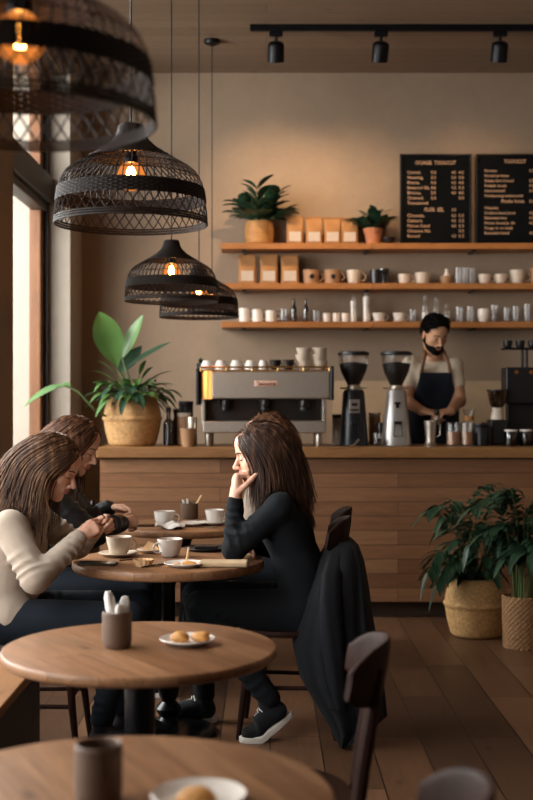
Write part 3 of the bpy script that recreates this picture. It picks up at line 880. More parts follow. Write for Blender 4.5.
menu_board('black menu board next to the small shelf plant, with two price columns', 400, 471.5, L1, [('OOAGE', .21, .44, .115, .058), ('TOOUCUT', .48, .78, .115, .058)], [('FLOR  EEL', .34, .61, .625, .060)], 7)
L2 = []
for k, (s, b_, p) in enumerate([('Panotoo', .27, 1), ('Hooad lon Inooo', .43, 0), ('Dooas Sort Ironod', .49, 1), ('Rodado Inodo', .40, 1), ('Anol ioonnod', .38, 1), ('Honkaoong Iodononnd', .61, 0)]):
    v = .195 + .0545*k; L2.append((s, .11, b_, v, .042))
    if p: L2.append(('5.5', .70, .76, v, .042))
for k, (s, b_, p) in enumerate([('Odoandos', .29, 0), ('Dodoot Ionni Jond', .51, 1), ('Bdoondoo bno', .40, 1), ('Honio Ioool Jo do', .51, 1), ('Poogo lo on boob', .48, 0), ('Bonandolo Inond', .43, 1)]):
    v = .600 + .0545*k; L2.append((s, .11, b_, v, .042))
    if p: L2.append(('4.5', .70, .76, v, .042))
L2.append(('5.0', .70, .77, .528, .042))
menu_board('black menu board at the right edge with one price column', 476, 552, L2, [('TOOUCUT', .37, .66, .10, .056)], [('Piodo Ionis', .33, .63, .53, .052)], 6)

SG = 'crockery on the middle shelf'
def sh_cup(name, label, px, row, r, h, mat, rz, handle=True, taper=.75, dy=0.0, bulge=.0, group=None, drink=None):
    return cup(name, label, 'cup', (X(px, DS), DS+dy, SH[row]+.0005), r, h, mat, rz, handle, drink, group or (SG if row == 1 else 'crockery on the bottom shelf'), taper, bulge)
def dot_on(t, r, h):
    m = MB(); m.lathe([(.0,0),(.018,0),(.018,.003),(.0,.003)], 16, caps=False, xf=Matrix.Translation((0,-r*.985,h*.52)) @ Matrix.Rotation(PI/2, 4, 'X')); o = obj('round_emblem', m, M['beans'], t)
t = sh_cup('mug', 'brown mug with a dark dot beside the paper bags', 311, 1, .060, .106, M['tan_china'], .1, taper=.9); dot_on(t, .06, .106)
t = sh_cup('mug', 'brown mug with a dark dot between another mug and the cream mug', 332, 1, .060, .106, M['tan_china'], .1, taper=.9); dot_on(t, .06, .106)
sh_cup('mug', 'cream mug with handle on the middle shelf under the terracotta pot', 354, 1, .056, .105, M['cream_china'], .1, taper=.7)
sh_cup('mug', 'black mug right of the cream mug, at the shelf seam', 376, 1, .046, .108, M['black_china'], .2, taper=.9)
sh_cup('tumbler', 'dark glass tumbler behind the black mug on the middle shelf', 384.5, 1, .038, .12, M['glass_brown'], 0, False, .9, .04)
sh_cup('mug', 'small cream cup under the left menu board, first of its row', 404.5, 1, .048, .075, M['cream_china'], .0, taper=.8)
sh_cup('mug', 'cream cup with its handle on the left, second under the menu board', 422.5, 1, .058, .085, M['cream_china'], PI-.1, taper=.75)
t = sh_cup('sugar_bowl', 'small tan bowl with a white cone in it on the middle shelf', 446.5, 1, .048, .060, M['tan_china'], .0, False, .7)
m = MB(); m.lathe([(.03,.05),(.02,.075),(.011,.09),(.011,.115),(.0,.118)], 16, caps=True); obj('cone', m, M['white_china'], t)
for k, (px, lb) in enumerate(((458, 'clear drinking glass right of the tan bowl on the middle shelf'), (465, 'clear drinking glass, middle of three on the middle shelf'), (472.5, 'clear drinking glass nearest the stacked-rim cups on the middle shelf'))):
    sh_cup('drinking_glass', lb, px, 1, .030, .125, M['glass'], 0, False, .85, .02*k-.02)
sh_cup('mug', 'cream cup under the right menu board, left of a similar cup', 485, 1, .050, .075, M['cream_china'], -.2, taper=.7)
sh_cup('mug', 'cream cup under the right menu board, between two others', 501, 1, .050, .075, M['cream_china'], .1, taper=.7)
sh_cup('mug', 'large cream cup near the right end of the middle shelf', 518, 1, .062, .105, M['cream_china'], .1, taper=.65)
sh_cup('mug', 'dark cream cup cut by the right edge on the middle shelf', 536, 1, .05, .12, M['tan_china'], .1, taper=.8)

def bottle(label, px, row, r, h, mat, neck=.45, dy=0.0, fill=None, cat='bottle'):
    t = thing('bottle', label, cat, (X(px, DS), DS+dy, SH[row]+.0005), 0, 'glass bottles on the bottom shelf')
    m = MB(); m.lathe([(.0,.0),(r*.92,.0),(r,.006),(r,h*.55),(r*.9,h*.64),(r*neck,h*.76),(r*neck,h*.97),(r*neck*1.15,h)], 20, caps=False); obj('bottle_glass', m, mat, t)
    if fill:
        m = MB(); m.cyl(r*.93, .004, h*fill, 18); obj('contents', m, M['white_china'], t)
    return t
for px, lb, tall in ((244.5, 'white mug at the left end of the bottom shelf', 1.1), (257.5, 'white mug, second on the bottom shelf', 1), (271, 'white mug, third on the bottom shelf', .92)):
    sh_cup('mug', lb, px, 2, .044, .095*tall, M['white_china'], 0, taper=.88)
sh_cup('drinking_glass', 'clear glass right of the three white mugs on the bottom shelf', 284, 2, .035, .10, M['glass'], 0, False, .85)
bottle('dark-necked bottle with white label, left of the pair on the bottom shelf', 294, 2, .022, .175, M['glass_brown'], .5, fill=.45)
bottle('dark-necked bottle with white label, right of the pair on the bottom shelf', 306, 2, .022, .175, M['glass_brown'], .5, fill=.45)
sh_cup('drinking_glass', 'clear glass between the labelled bottles and the small white cups', 316, 2, .032, .09, M['glass'], 0, False, .85)
for px, lb in ((327, 'small white cup without handle, left of three'), (336.5, 'small white cup without handle, middle of three'), (345.5, 'small white cup without handle, right of three')):
    sh_cup('espresso_cup', lb + ' on the bottom shelf', px, 2, .032, .068, M['white_china'], 0, False, .85)
bottle('tall slim bottle with white contents after the small white cups', 353.5, 2, .026, .20, M['glass'], .6, fill=.8)
bottle('taller slim bottle with white contents, left of the cup and saucer', 366.5, 2, .030, .225, M['glass'], .6, fill=.85)
for px, lb in ((379, 'left'), (399.5, 'right')):
    plate('saucer', 'white saucer on the bottom shelf, %s of two' % lb, 'saucer', (X(px, DS), DS, SH[2]+.0005), .055, M['white_china'], .010, 'crockery on the bottom shelf')
    cup('teacup', 'white teacup on a saucer on the bottom shelf, %s of two' % lb, 'cup', (X(px, DS), DS, SH[2]+.0058), .050, .064, M['white_china'], .1, True, None, 'crockery on the bottom shelf', .6)
sh_cup('drinking_glass', 'clear glass beside the right-hand teacup on the bottom shelf', 412.5, 2, .030, .095, M['glass'], 0, False, .85)
for px, h, lb in ((425, .215, 'left of three, above the barista'), (436, .195, 'middle of three, above the barista'), (446.5, .145, 'right of three, above the barista')):
    bottle('clear tall bottle on the bottom shelf, ' + lb, px, 2, .028, h, M['glass'], .6, fill=.35)
for px, h, lb in ((459, .115, 'first right of the tall bottles'), (470, .12, 'between a glass and the white jug'), (494, .13, 'just right of the white jug'), (506.5, .11, 'second right of the white jug'), (515.5, .12, 'third right of the white jug'), (527, .135, 'near the right edge')):
    sh_cup('drinking_glass', 'clear glass on the bottom shelf, ' + lb, px, 2, .032, h, M['glass'], 0, False, .8)
sh_cup('milk_jug', 'white china jug among the glasses of the bottom shelf', 484, 2, .045, .10, M['white_china'], PI*.1, True, .7, bulge=.15)

# ---------------------------------------------------------------- counter: plant, machine, grinders
ZC = 1.1065
def belly_basket(m, r, h, belly=1.0):
    pr = []
    for i in range(46):
        s = i/45
        k = .80 + .20*math.sin(PI*min(s/.62, 1)*.5)**1.0 if s < .56 else .80 + .20*math.cos(PI*.5*(s-.56)/.44)
        if s < .05: k *= .93 + .07*s/.05
        if .50 < s < .60: k += .05*math.sin(PI*(s-.50)/.10)
        pr.append((r*k, h*s))
    pr += [(pr[-1][0]-.008, h*1.005), (pr[-1][0]-.012, h*.9)]
    def mod(rr, zz, a): return (rr + .0026*math.sin(zz/h*110)*(1 if math.sin(36*a) > 0 else -1), zz)
    m.lathe([(.0, 0)] + pr + [(.0, h*.9)], 144, mod=lambda rr, zz, a: mod(rr, zz, a) if rr > .03 else (rr, zz), caps=False)
DP = 8.02
t = thing('basket_plant', 'big-leafed plant in a bellied wicker basket on the counter end', 'potted plant', (X(132.5, DP), DP, ZC))
m = MB(); belly_basket(m, .190, .325); obj('basket', m, M['wicker'], t, smooth=60)
m = MB(); m.cyl(.145, .29, .30, 24); obj('soil', m, M['soil'], t)
ms = MB(); m = MB(); md = MB()
def to(px, py): return Vector((X(px, DP) - X(132.5, DP), 0, Zp(py, DP) - ZC))
base = Vector((0, 0, .29))
def paddle(mm, p0, p1, W, up, droop=.05, fold=.2, stem_from=base, peak=.45):
    d = p1 - p0
    ms.tube([stem_from, (stem_from+p0)*.5 + Vector((0,0,.03)), p0], [.010,.008,.006], 8)
    mm.leaf(p0, d, up, d.length, W, droop, fold, 14, peak)
yy = Vector((0, 1, 0))
paddle(m, to(118, 368) - yy*.04, to(100, 312) - yy*.04, .20, Vector((.35, -1, .2)), .0, .22, peak=.55)
paddle(m, to(122, 358) + yy*.03, to(143, 314) + yy*.03, .11, Vector((-.55, -.8, .3)), .0, .3)
paddle(md, to(126, 368) + yy*.02, to(172, 339) - yy*.05, .10, Vector((-.4, -.45, 1)), .06, .25)
paddle(md, to(118, 372) + yy*.05, to(140, 345) + yy*.12, .10, Vector((0, -1, .3)), .0, .2)
# long drooping leaf to the left
ms.tube([base, to(112, 420)-yy*.02+Vector((0,0,.0)), to(98, 408)-yy*.22, to(84, 392)-yy*.25, to(71, 386)-yy*.25], [.010,.009,.008,.007,.006], 8)
m.leaf(to(71, 386)-yy*.25, Vector((-1, -.1, -.28)), Vector((.1, -.35, 1)), .27, .12, .25, .3, 12)
m.leaf(to(76, 388)-yy*.24, Vector((-.55, .2, .25)), Vector((.1, -.5, 1)), .13, .09, .5, .3, 8)
rr = random.Random(21)
for k in range(95):
    a = rr.uniform(0, 2*PI); e = rr.uniform(.25, 1.35)
    d = Vector((math.cos(a)*math.cos(e)*1.1, math.sin(a)*math.cos(e), math.sin(e)*.9))
    l = rr.uniform(.09, .26)
    p = Vector((math.cos(a)*rr.uniform(0,.12), math.sin(a)*rr.uniform(0,.12), .295))
    q = p + d*l*.55
    ms.tube([p, q], [.004,.003], 5)
    (m if rr.random() < .6 else md).leaf(q, d + Vector((0,0,-.35)), (0,0,1), rr.uniform(.10,.17), rr.uniform(.04,.072), rr.uniform(.3,.9), .25, 7)
for (px, py) in ((178, 374), (176, 391), (166, 381), (160, 366), (88, 374), (92, 360), (84, 402), (150, 356)):
    d = to(px, py) - base; p0 = base + d*.35 + Vector((0,rr.uniform(-.08,.08),.07))
    ms.tube([base, p0], [.006,.004], 6)
    m.leaf(p0, (to(px, py) + Vector((0,rr.uniform(-.1,.05),.10))) - p0, (0,0,1), (to(px,py)-p0).length*1.05, .042, .28, .25, 12)
obj('foliage', m, M['leaf_bright'], t, smooth=60); obj('dark_foliage', md, M['leaf_dark'], t, smooth=60); obj('stems', ms, M['stem'], t)

DM = 7.86
E = 1/F_PX*DM
xm0, xm1 = X(196, DM), X(334, DM); wm = xm1-xm0; zc = ZC
em = thing('espresso_machine', 'wide steel espresso machine with a row of cups on top', 'espresso machine', ((xm0+xm1)/2, DM, ZC))
hw = wm/2; zf = lambda py: Zp(py, DM) - ZC
m = MB(); m.rbox(-hw+.10, hw-.025, 0, .42, zf(399), zf(371), .012, 3); obj('front_hood', m, M['steel'], em)
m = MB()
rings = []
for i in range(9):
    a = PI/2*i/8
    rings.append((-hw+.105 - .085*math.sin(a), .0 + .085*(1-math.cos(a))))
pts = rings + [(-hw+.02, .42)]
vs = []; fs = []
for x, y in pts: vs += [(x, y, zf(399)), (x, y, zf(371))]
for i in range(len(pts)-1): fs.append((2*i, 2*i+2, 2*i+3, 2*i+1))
m.add(vs, fs); obj('reflection_corner', m, M['copper'], em, label='rounded corner panel with a warm reflection put into its colour')  # copper colour stands for warm light reflected in the steel corner
m = MB(); m.rbox(-hw-.004, -hw+.018, .03, .42, zf(405), zf(368), .006); obj('side_panel', m, M['black_plastic'], em)
m = MB(); m.rbox(hw-.024, hw, -.01, .42, zf(400), zf(366), .006); obj('side_panel', m, M['black_plastic'], em)
m = MB(); m.rbox(-hw+.05, hw-.06, .20, .40, zf(422), zf(399), .004); obj('back_panel', m, M['steel_dark'], em)
m = MB(); m.rbox(-hw+.03, hw-.03, .02, .41, zf(372), zf(369.5), .003); obj('cup_tray', m, M['brass'], em)
m = MB()
yr = .015
for z in (zf(367.0),): m.tube([(-hw+.03, .40, z), (-hw+.03, yr, z), (hw-.03, yr, z), (hw-.03, .40, z)], .006, 8)
for k in range(6): m.bar((-hw+.03+(wm-.06)*k/5, yr, zf(371)), (-hw+.03+(wm-.06)*k/5, yr, zf(367)), .005)
obj('cup_rail', m, M['brass'], em)
m = MB(); m.rbox(-hw+.045, hw-.055, -.02, .38, zf(433), zf(421), .008, 3); obj('drip_tray', m, M['steel'], em)
for x in (-hw+.08, hw-.10):
    for y in (.03, .33):
        m = MB(); m.cyl(.022, 0, zf(433)+.002, 16, (x, y, 0), .003); obj('foot', m, M['steel'], em)
for x in (-hw+.045, hw-.06):
    m = MB(); m.rbox(x-.012, x+.012, .05, .36, zf(424), zf(398), .004); obj('strut', m, M['steel'], em)
for k in range(3):
    x = -.26 + .26*k
    g = MB(); g.cyl(.036, zf(407), zf(399)+.004, 20, (x, .10, 0), .004); gh = obj('group_head', g, M['steel_dark'], em)
    p = MB(); p.cyl(.034, zf(411), zf(407)-.001, 20, (x, .10, 0), .003); p.tube([(x, .07, zf(409)), (x, -.04, zf(410)), (x, -.10, zf(412))], [.009,.012,.013], 10); obj('portafilter', p, M['black_plastic'], gh)
m = MB(); m.rbox(-.077, .077, -.006, .004, zf(386.5), zf(380.5), .0055, 3); m.mat(1); 
bx = X(266, DM) - (xm0+xm1)/2
mm = MB(); mm.v = [(x+bx, y, z) for x, y, z in m.v]; mm.f = m.f; mm.m = m.m
nb = obj('name_badge', mm, M['badge'], em)
m = MB(); text_into(m, 'Caaoconcoaa', bx-.062, zf(385.2), .032, -.0068, 'LEFT', .124)
obj('lettering', m, M['badge_red'], nb, smooth=0)
zt = ZC + zf(369.5) + .0008
def mcup(label, px, y, mat, r=.040, h=.058, z=zt, upside=True, group='cups on top of the espresso machine'):
    t = thing('cup', label, 'cup', (X(px, DM), DM+y, z), 0, group)
    m = MB(); rb = r*.62
    pr = [(r, 0), (r*.97, h*.25), (r*.88, h*.6), (rb*1.05, h*.9), (rb, h), (rb*.9, h), (rb*.85, h*.95), (.0, h*.95)] if upside else [(.0,0),(rb,0),(rb*1.15,h*.2),(r*.9,h*.6),(r,h),(r-.004,h),(rb,.01),(.0,.008)]
    m.lathe(pr, 24, caps=False); obj('cup_body', m, mat, t)
    m = MB(); m.tube([(0, -r*.85, h*.3), (0.0, -r*1.45, h*.4), (.0, -r*1.4, h*.65), (0, -r*.75, h*.72)], .0045, 6); hd = obj('handle', m, mat, t)
    t.rotation_euler[2] = 2.2
    return t
for k, px in enumerate((206.5, 220.5, 236, 250.5, 263)):
    mcup('white upturned cup on the espresso machine, ' + ('leftmost, by the rounded corner', 'second from the rounded corner', 'middle of the five', 'fourth from the rounded corner', 'fifth, left of the black cups')[k], px, .12, M['white_china'], .046 if k < 4 else .036, .062)
for k, px in enumerate((275.5, 289)): mcup('black cup on the espresso machine, ' + ('beside the row of white cups', 'beside the cup stacks')[k], px, .12, M['black_china'], .040, .066, upside=False)
for k, px in enumerate((304, 320)):
    for j in range(3):
        mcup('cream cup, %s of the %s stack on the espresso machine' % (('lowest', 'middle', 'topmost')[j], ('left', 'right')[k]), px + (1.5, -1, .5)[j]*.5, .14+.012*k, M['cream_china'], .050, .058, zt + .0445*j, upside=False)
m = MB(); m.lathe([(.0,0),(.03,0),(.034,.05),(.03,.05),(.0,.045)], 20, caps=False); t = thing('small_plant', 'tiny dark green plant pot on the machine corner', 'potted plant', (X(199, DM), DM+.30, zt)); obj('pot', m, M['black_china'], t)
m = MB(); rr = random.Random(2)
for k in range(24): m.leaf((0,0,.045), (rr.uniform(-1,1), rr.uniform(-1,1), rr.uniform(.4,1.3)), (0,0,1), rr.uniform(.04,.065), .022, .3, .2, 4)
obj('foliage', m, M['leaf_dark'], t)

def grinder(label, px, mat, badge, wb=.098, wt=.072, d=7.98):
    t = thing('coffee_grinder', label, 'grinder', (X(px, d), d, ZC), 0, 'tall coffee grinders')
    z = lambda py: Zp(py, d) - ZC
    zt_ = z(390)
    m = MB(); rings = []
    for s, r in ((0, wb), (.012, wb*1.02), (.03, wb*1.0), (.5, (wb+wt)/2), (.94, wt), (1.0, wt*.90)):
        zz = zt_*s
        rings.append([(r*abs(math.cos(a))**.7*(1 if math.cos(a) > 0 else -1), .08 + r*1.05*abs(math.sin(a))**.7*(1 if math.sin(a) > 0 else -1), zz) for a in [2*PI*k/36 for k in range(36)]])
    m.loft(rings); obj('grinder_body', m, mat, t, smooth=50)
    m = MB(); m.cyl(.046, zt_-.003, z(385.5), 24, (0,.08,0), .004); m.cyl(.058, z(389), z(387.5), 24, (0,.08,0), .002); obj('collar', m, M['steel'], t)
    m = MB(); m.bar((-.09, .08, z(388)), (.09, .08, z(388)), .006, .006); obj('adjusting_bar', m, M['steel'], t)
    g = MB(); g.lathe([(.040, z(385.5)), (.052, z(382)), (.085, z(372)), (.100, z(362)), (.102, z(354))], 32, (0,.08,0), caps=False); hp = obj('hopper', g, M['glass'], t)
    b = MB(); b.lathe([(.0, z(385)), (.038, z(385)), (.050, z(381.5)), (.082, z(372)), (.095, z(364)), (.07, z(362.5)), (.0, z(361.5))], 32, (0,.08,0), caps=False); obj('beans', b, M['beans'], hp)
    m = MB(); m.cyl(.106, z(355), z(352), 32, (0,.08,0), .003); m.cyl(.09, z(353), z(351), 32, (0,.08,0), .003); obj('lid', m, M['black_plastic'], t)
    if badge:
        m = MB(); m.rbox(-.034, .034, -.010, .0, z(413), z(399.5), .003); obj('plate_badge', m, M['steel'], t)
        m = MB(); m.rbox(-.028, .028, -.0115, -.009, z(411), z(409), .0008); m.rbox(-.02, .02, -.0115, -.009, z(406), z(403), .0008); obj('badge_marks', m, M['steel_dark'], t)
    else:
        m = MB(); m.rbox(-.020, .020, -.0045, .01, z(404.5), z(402), .002); m.rbox(-.011, .011, -.0045, .01, z(408), z(404), .002); obj('emblem', m, M['steel_dark'], t)
    m = MB(); m.rbox(-.026, .026, -.045, .03, z(424), z(421), .004); m.tube([(-.02,-.04,z(424)),(-.03,-.05,z(436)),(.03,-.05,z(436)),(.02,-.04,z(424))], .004, 6); obj('spout_fork', m, M['steel_dark'] if not badge else M['black_plastic'], t)
    return t
grinder('black coffee grinder with a steel badge right of the espresso machine', 354.5, M['navy_body'], True)
grinder('silver coffee grinder between the black grinder and the barista', 397.5, M['silver_body'], False, .100, .066)
c = (X(354, 7.84), 7.80, ZC)
m = MB(); m.tube([(-.03,0,.004),(.0,.0,.012),(.03,.03,.045)], [.004,.006,.009], 8); o = obj('scoop', m, M['steel'], None, c); tag(o, 'small steel scoop lying before the black grinder', 'scoop')

# bottles and jars left of the machine
def jar(name, label, px, d, r, h, mat, cat='jar', lidm=None, fillm=None, group=None, fill=.6, neck=None):
    t = thing(name, label, cat, (X(px, d), d, ZC), 0, group)
    m = MB()
    if neck: m.lathe([(.0,0),(r,.0),(r,h*.55),(r*.9,h*.62),(r*neck,h*.72),(r*neck,h*.9),(.0,h*.9)], 20, caps=False)
    else: m.lathe([(.0,0),(r*.9,0),(r,.006),(r,h*.96),(r*.94,h),(r*.90,h*.97),(r*.92,.01),(.0,.008)], 24, caps=False)
    obj(name + '_body', m, mat, t)
    if lidm:
        m = MB(); z0 = h*.88 if neck else h; m.cyl((r*neck*1.25 if neck else r*1.02), z0, z0+h*.14, 18, b=.003); obj('cap' if neck else 'lid', m, lidm, t)
    if fillm:
        m = MB(); m.cyl(r*.88, .009, h*fill, 20); obj('contents', m, fillm, t)
    return t
jar('syrup_bottle', 'dark syrup bottle with black pump, next to the wicker basket', 168.5, 8.0, .036, .25, M['glass_brown'], 'bottle', M['black_plastic'], M['coffee'], None, .5, .4)
jar('syrup_bottle', 'brown bottle behind the tan paper cup, second from the basket', 176, 8.16, .036, .24, M['beans'], 'bottle', M['black_plastic'], None, None, .5, .45)
jar('storage_jar', 'tan glazed jar with a cork-coloured lid behind the paper cup', 184, 8.06, .045, .19, M['tan_china'], 'jar', M['cream_china'])
jar('milk_pitcher', 'steel milk pitcher left of the espresso machine', 192, 7.93, .034, .19, M['steel'], 'pitcher')
jar('knock_box', 'black box-like canister at the foot of the espresso machine', 186, 8.27, .05, .26, M['black_plastic'], 'canister', M['black_plastic'])
t = thing('paper_cup', 'tan ribbed cup standing left of the espresso machine', 'cup', (X(188, 7.86), 7.86, ZC))
m = MB(); m.lathe([(.0,0),(.040,0),(.053,.112),(.055,.118),(.050,.118),(.038,.01),(.0,.008)], 28, caps=False); obj('cup_body', m, M['tan_china'], t)
# behind and between the grinders
jar('canister', 'brown canister between the two tall grinders', 374.5, 8.22, .040, .19, M['tan_china'], 'canister', M['cream_china'])
jar('canister', 'dark metal canister touching the silver grinder on its left', 380, 8.13, .026, .15, M['steel_dark'], 'canister')
jar('canister', 'pale canister behind the black grinder on its left', 338, 8.24, .04, .18, M['cream_china'], 'canister', M['black_plastic'])
jar('shot_glass', 'clear glass standing between the grinders', 377.5, 7.95, .030, .085, M['glass'], 'glass', None, M['coffee'])
# barista's side
t = thing('steel_shaker', 'steel pitcher on the counter under the barista\'s hands', 'pitcher', (X(430.5, 8.0), 8.0, ZC))
m = MB(); m.lathe([(.0,0),(.042,0),(.044,.008),(.034,.02),(.033,.05),(.040,.13),(.043,.165),(.040,.165),(.03,.05),(.0,.03)], 28, caps=False); obj('pitcher_body', m, M['steel'], t)
m = MB(); m.tube([(.036,0,.15),(.065,0,.14),(.062,0,.07),(.034,0,.055)], .005, 8); obj('handle', m, M['steel'], t)
for k, px in enumerate((453, 467)):
    t = jar('iced_coffee', 'glass of tan milk coffee before the barista, ' + ('left one of the pair', 'right one of the pair')[k], px, 7.95, .046, .155, M['glass'], 'drink', None, M['latte'], 'glasses of milk coffee', .60)
jar('canister', 'black canister right of the milk coffees', 481, 8.0, .052, .125, M['black_plastic'], 'canister', M['black_metal'])
jar('canister', 'black canister left of the small grinder', 488, 8.26, .045, .13, M['black_plastic'], 'canister', M['black_metal'])
t = thing('batch_grinder', 'small black grinder with a grey hopper near the right edge', 'grinder', (X(498, 8.1), 8.1, ZC))
m = MB(); m.rbox(-.06, .06, -.05, .10, 0, .17, .012, 3); obj('grinder_body', m, M['black_plastic'], t)
m = MB(); m.lathe([(.03,.25),(.05,.27),(.068,.36),(.07,.365)], 24, (0,.02,0), caps=False); obj('hopper', m, M['glass_brown'], t)
m = MB(); m.cyl(.073, .365, .375, 24, (0,.02,0), .002); obj('lid', m, M['black_plastic'], t)
m = MB(); m.lathe([(.045,.171),(.045,.20),(.035,.235),(.04,.25),(.0,.252)], 20, (0,.02,0)); obj('collar', m, M['cream_china'], t)
for k, (px, dd) in enumerate(((511, 7.93), (526, 7.95))):
    jar('preserve_jar', 'dark jar with a white lid at the bar\'s right end, ' + ('beside the small grinder', 'farther from the small grinder')[k], px, dd, .042, .095, M['glass_brown'], 'jar', M['white_china'], M['coffee'], 'white-lidded dark jars', .8)
t = thing('carafe', 'clear glass carafe behind the milk coffees', 'carafe', (X(469, 8.15), 8.15, ZC))
m = MB(); m.lathe([(.0,0),(.055,0),(.07,.03),(.065,.10),(.03,.17),(.028,.19),(.045,.24)], 24, caps=False); obj('carafe_glass', m, M['glass'], t)
m = MB(); m.cyl(.034, .165, .195, 20); obj('collar', m, M['wood_pot'], t)
bw = thing('coffee_brewer', 'tall black coffee brewer at the right edge of the bar', 'coffee brewer', (X(528, 8.2), 8.2, ZC))
z = lambda py: Zp(py, 8.1) - ZC
m = MB(); m.rbox(-.16, .22, -.05, .13, z(404), z(367), .012, 3); obj('boiler_housing', m, M['black_plastic'], bw)
m = MB(); m.rbox(-.13, .22, .06, .13, .03, z(403), .008); obj('column', m, M['black_plastic'], bw)
m = MB(); m.rbox(-.16, .22, -.10, .13, 0, .035, .006); obj('base', m, M['black_metal'], bw)
for x in (-.03, .0, .17):
    m = MB(); m.bar((x, .04, z(368)), (x, .04, z(349)), .009); obj('top_post', m, M['black_metal'], bw)
m = MB(); m.rbox(-.165, .22, -.02, .10, z(349), z(347), .003); obj('top_rack', m, M['black_metal'], bw)
for k in range(3):
    m = MB(); m.cyl(.013, -.004, .004, 14, xf=Matrix.Translation((-.09+.10*k, -.052, z(372))) @ Matrix.Rotation(PI/2, 4, 'X')); obj('dial', m, M['copper'], bw)
for k in range(4): 
    cc = cup('cup', 'dark upturned cup on the brewer\'s top rack, ' + ('leftmost', 'second from left', 'third from left', 'rightmost')[k], 'cup', (X(528, 8.2)-.13+.085*k, 8.2+.04, ZC+z(347)+.0005), .034, .05, M['black_china'], 0, False, None, 'dark cups on the brewer rack', .75)
for k in range(2):
    jar('drip_cup', 'white paper cup under the brewer spouts, ' + ('left', 'right')[k], 514.5+6*k, 8.13, .022, .14, M['white_china'], 'cup', None, None, 'paper cups at the brewer') if False else None

# ---------------------------------------------------------------- floor plants
def frond(m, ms, base, pts, nl, L, W, seed, side_up=(0,0,1), hang=.5):
    rr = random.Random(seed); pts = [Vector(p) for p in pts]
    # smooth curve through control points
    def cv(t):
        n = len(pts)-1; i = min(int(t*n), n-1); u = t*n-i
        p0 = pts[max(i-1,0)]; p1 = pts[i]; p2 = pts[i+1]; p3 = pts[min(i+2,n)]
        return .5*((2*p1)+(p2-p0)*u+(2*p0-5*p1+4*p2-p3)*u*u+(3*p1-p0-3*p2+p3)*u**3)
    N = 18; P = [cv(i/N) for i in range(N+1)]
    ms.tube(P, [.0065*(1-.75*i/N) for i in range(N+1)], 6)
    for k in range(nl):
        t = .38 + .62*k/nl; p = cv(t); tg = (cv(min(t+.03,1))-cv(t-.03)).normalized()
        sd = tg.cross(Vector(side_up)); sd = sd.normalized() if sd.length > .05 else Vector((0,1,0))
        for s in (-1, 1):
            d = tg*.55 + sd*s*.9 + Vector((0,0,rr.uniform(-.15,.25)))
            l = L*(1-.55*abs((k/nl)-.35))*rr.uniform(.85,1.1)
            m.leaf(p, d, side_up, l, W*rr.uniform(.8,1.15), hang*rr.uniform(.6,1.3), .2, 7, .4)
    m.leaf(P[-1], P[-1]-P[-2], side_up, L*.9, W, hang, .2, 7, .4)
D1 = 7.20
fx = X(476.5, D1)
t = thing('basket_plant', 'leafy palm-like plant in a bellied seagrass basket on the floor', 'potted plant', (fx, D1, 0.001))
m = MB(); belly_basket(m, .188, .345); obj('basket', m, M['wicker_pale'], t, smooth=60)
m = MB(); m.cyl(.145, .30, .312, 24); obj('soil', m, M['soil'], t)
m = MB(); ms = MB()
def fl(px, py, dy=0): return Vector((X(px, D1)-fx, dy, Zp(py, D1)))
b0 = Vector((0,0,.31))
spec = [
    [(470,560,-.05),(455,525,-.10),(440,505,-.14),(426,508,-.16)],
    [(472,560,0),(462,520,-.05),(452,500,-.08),(438,512,-.2)],
    [(474,550,.05),(470,515,.05),(478,492,.02),(488,485,0)],
    [(478,550,.02),(486,515,-.05),(492,492,-.08),(502,500,-.12)],
    [(482,560,0),(498,530,-.10),(510,520,-.15),(520,535,-.20)],
    [(465,575,-.05),(448,555,-.10),(434,550,-.15),(424,568,-.18)],
    [(468,575,-.08),(455,560,-.15),(442,560,-.20),(432,578,-.22)],
    [(485,565,.05),(500,545,.10),(512,540,.12),(522,550,.12)],
    [(480,560,-.1),(490,535,-.18),(496,530,-.22),(500,548,-.26)],
    [(476,560,.08),(466,530,.12),(455,520,.15),(446,528,.18)],
    [(474,560,-.06),(474,530,-.12),(470,522,-.16),(462,540,-.22)],
]
for k, sp in enumerate(spec):
    frond(m, ms, b0, [b0 + Vector((.03*math.cos(k), .03*math.sin(k), 0))] + [fl(*q) for q in sp], 15, .135, .034, k, hang=.5)
rr = random.Random(12)
for k in range(80):
    a = rr.uniform(0, 2*PI); q = b0 + Vector((math.cos(a)*rr.uniform(.02,.20)+.03, math.sin(a)*rr.uniform(.02,.16), rr.uniform(.05,.34)))
    ms.tube([b0 + Vector((math.cos(a)*.05, math.sin(a)*.05, 0)), q], [.004,.003], 5)
    m.leaf(q, (math.cos(a), math.sin(a), rr.uniform(-.3,.6)), (0,0,1), rr.uniform(.10,.17), rr.uniform(.04,.07), .6, .25, 7)
obj('foliage', m, M['leaf_floor'], t, smooth=60); obj('stems', ms, M['stem'], t)
D2 = 6.85; fx2 = X(523, D2)
t = thing('basket_plant', 'tall green plant in a straight brown woven basket, right edge', 'potted plant', (fx2, D2, 0.001))
m = MB(); rB, hB = .118, .295
def wv(r, z, a): return (r + (.0038*math.sin(24*a)*(1 if math.sin(z/hB*62) > 0 else -1) if r > .05 else 0), z)
m.lathe([(.0,0)] + [(rB*(.94+.06*i/40), hB*i/40) for i in range(41)] + [(rB-.012,hB),(rB-.012,hB*.9),(.0,hB*.9)], 144, mod=wv, caps=False); obj('basket', m, M['wicker_brown'], t, smooth=60)
m = MB(); ms = MB(); b0 = Vector((0,0,.27))
rr = random.Random(31)
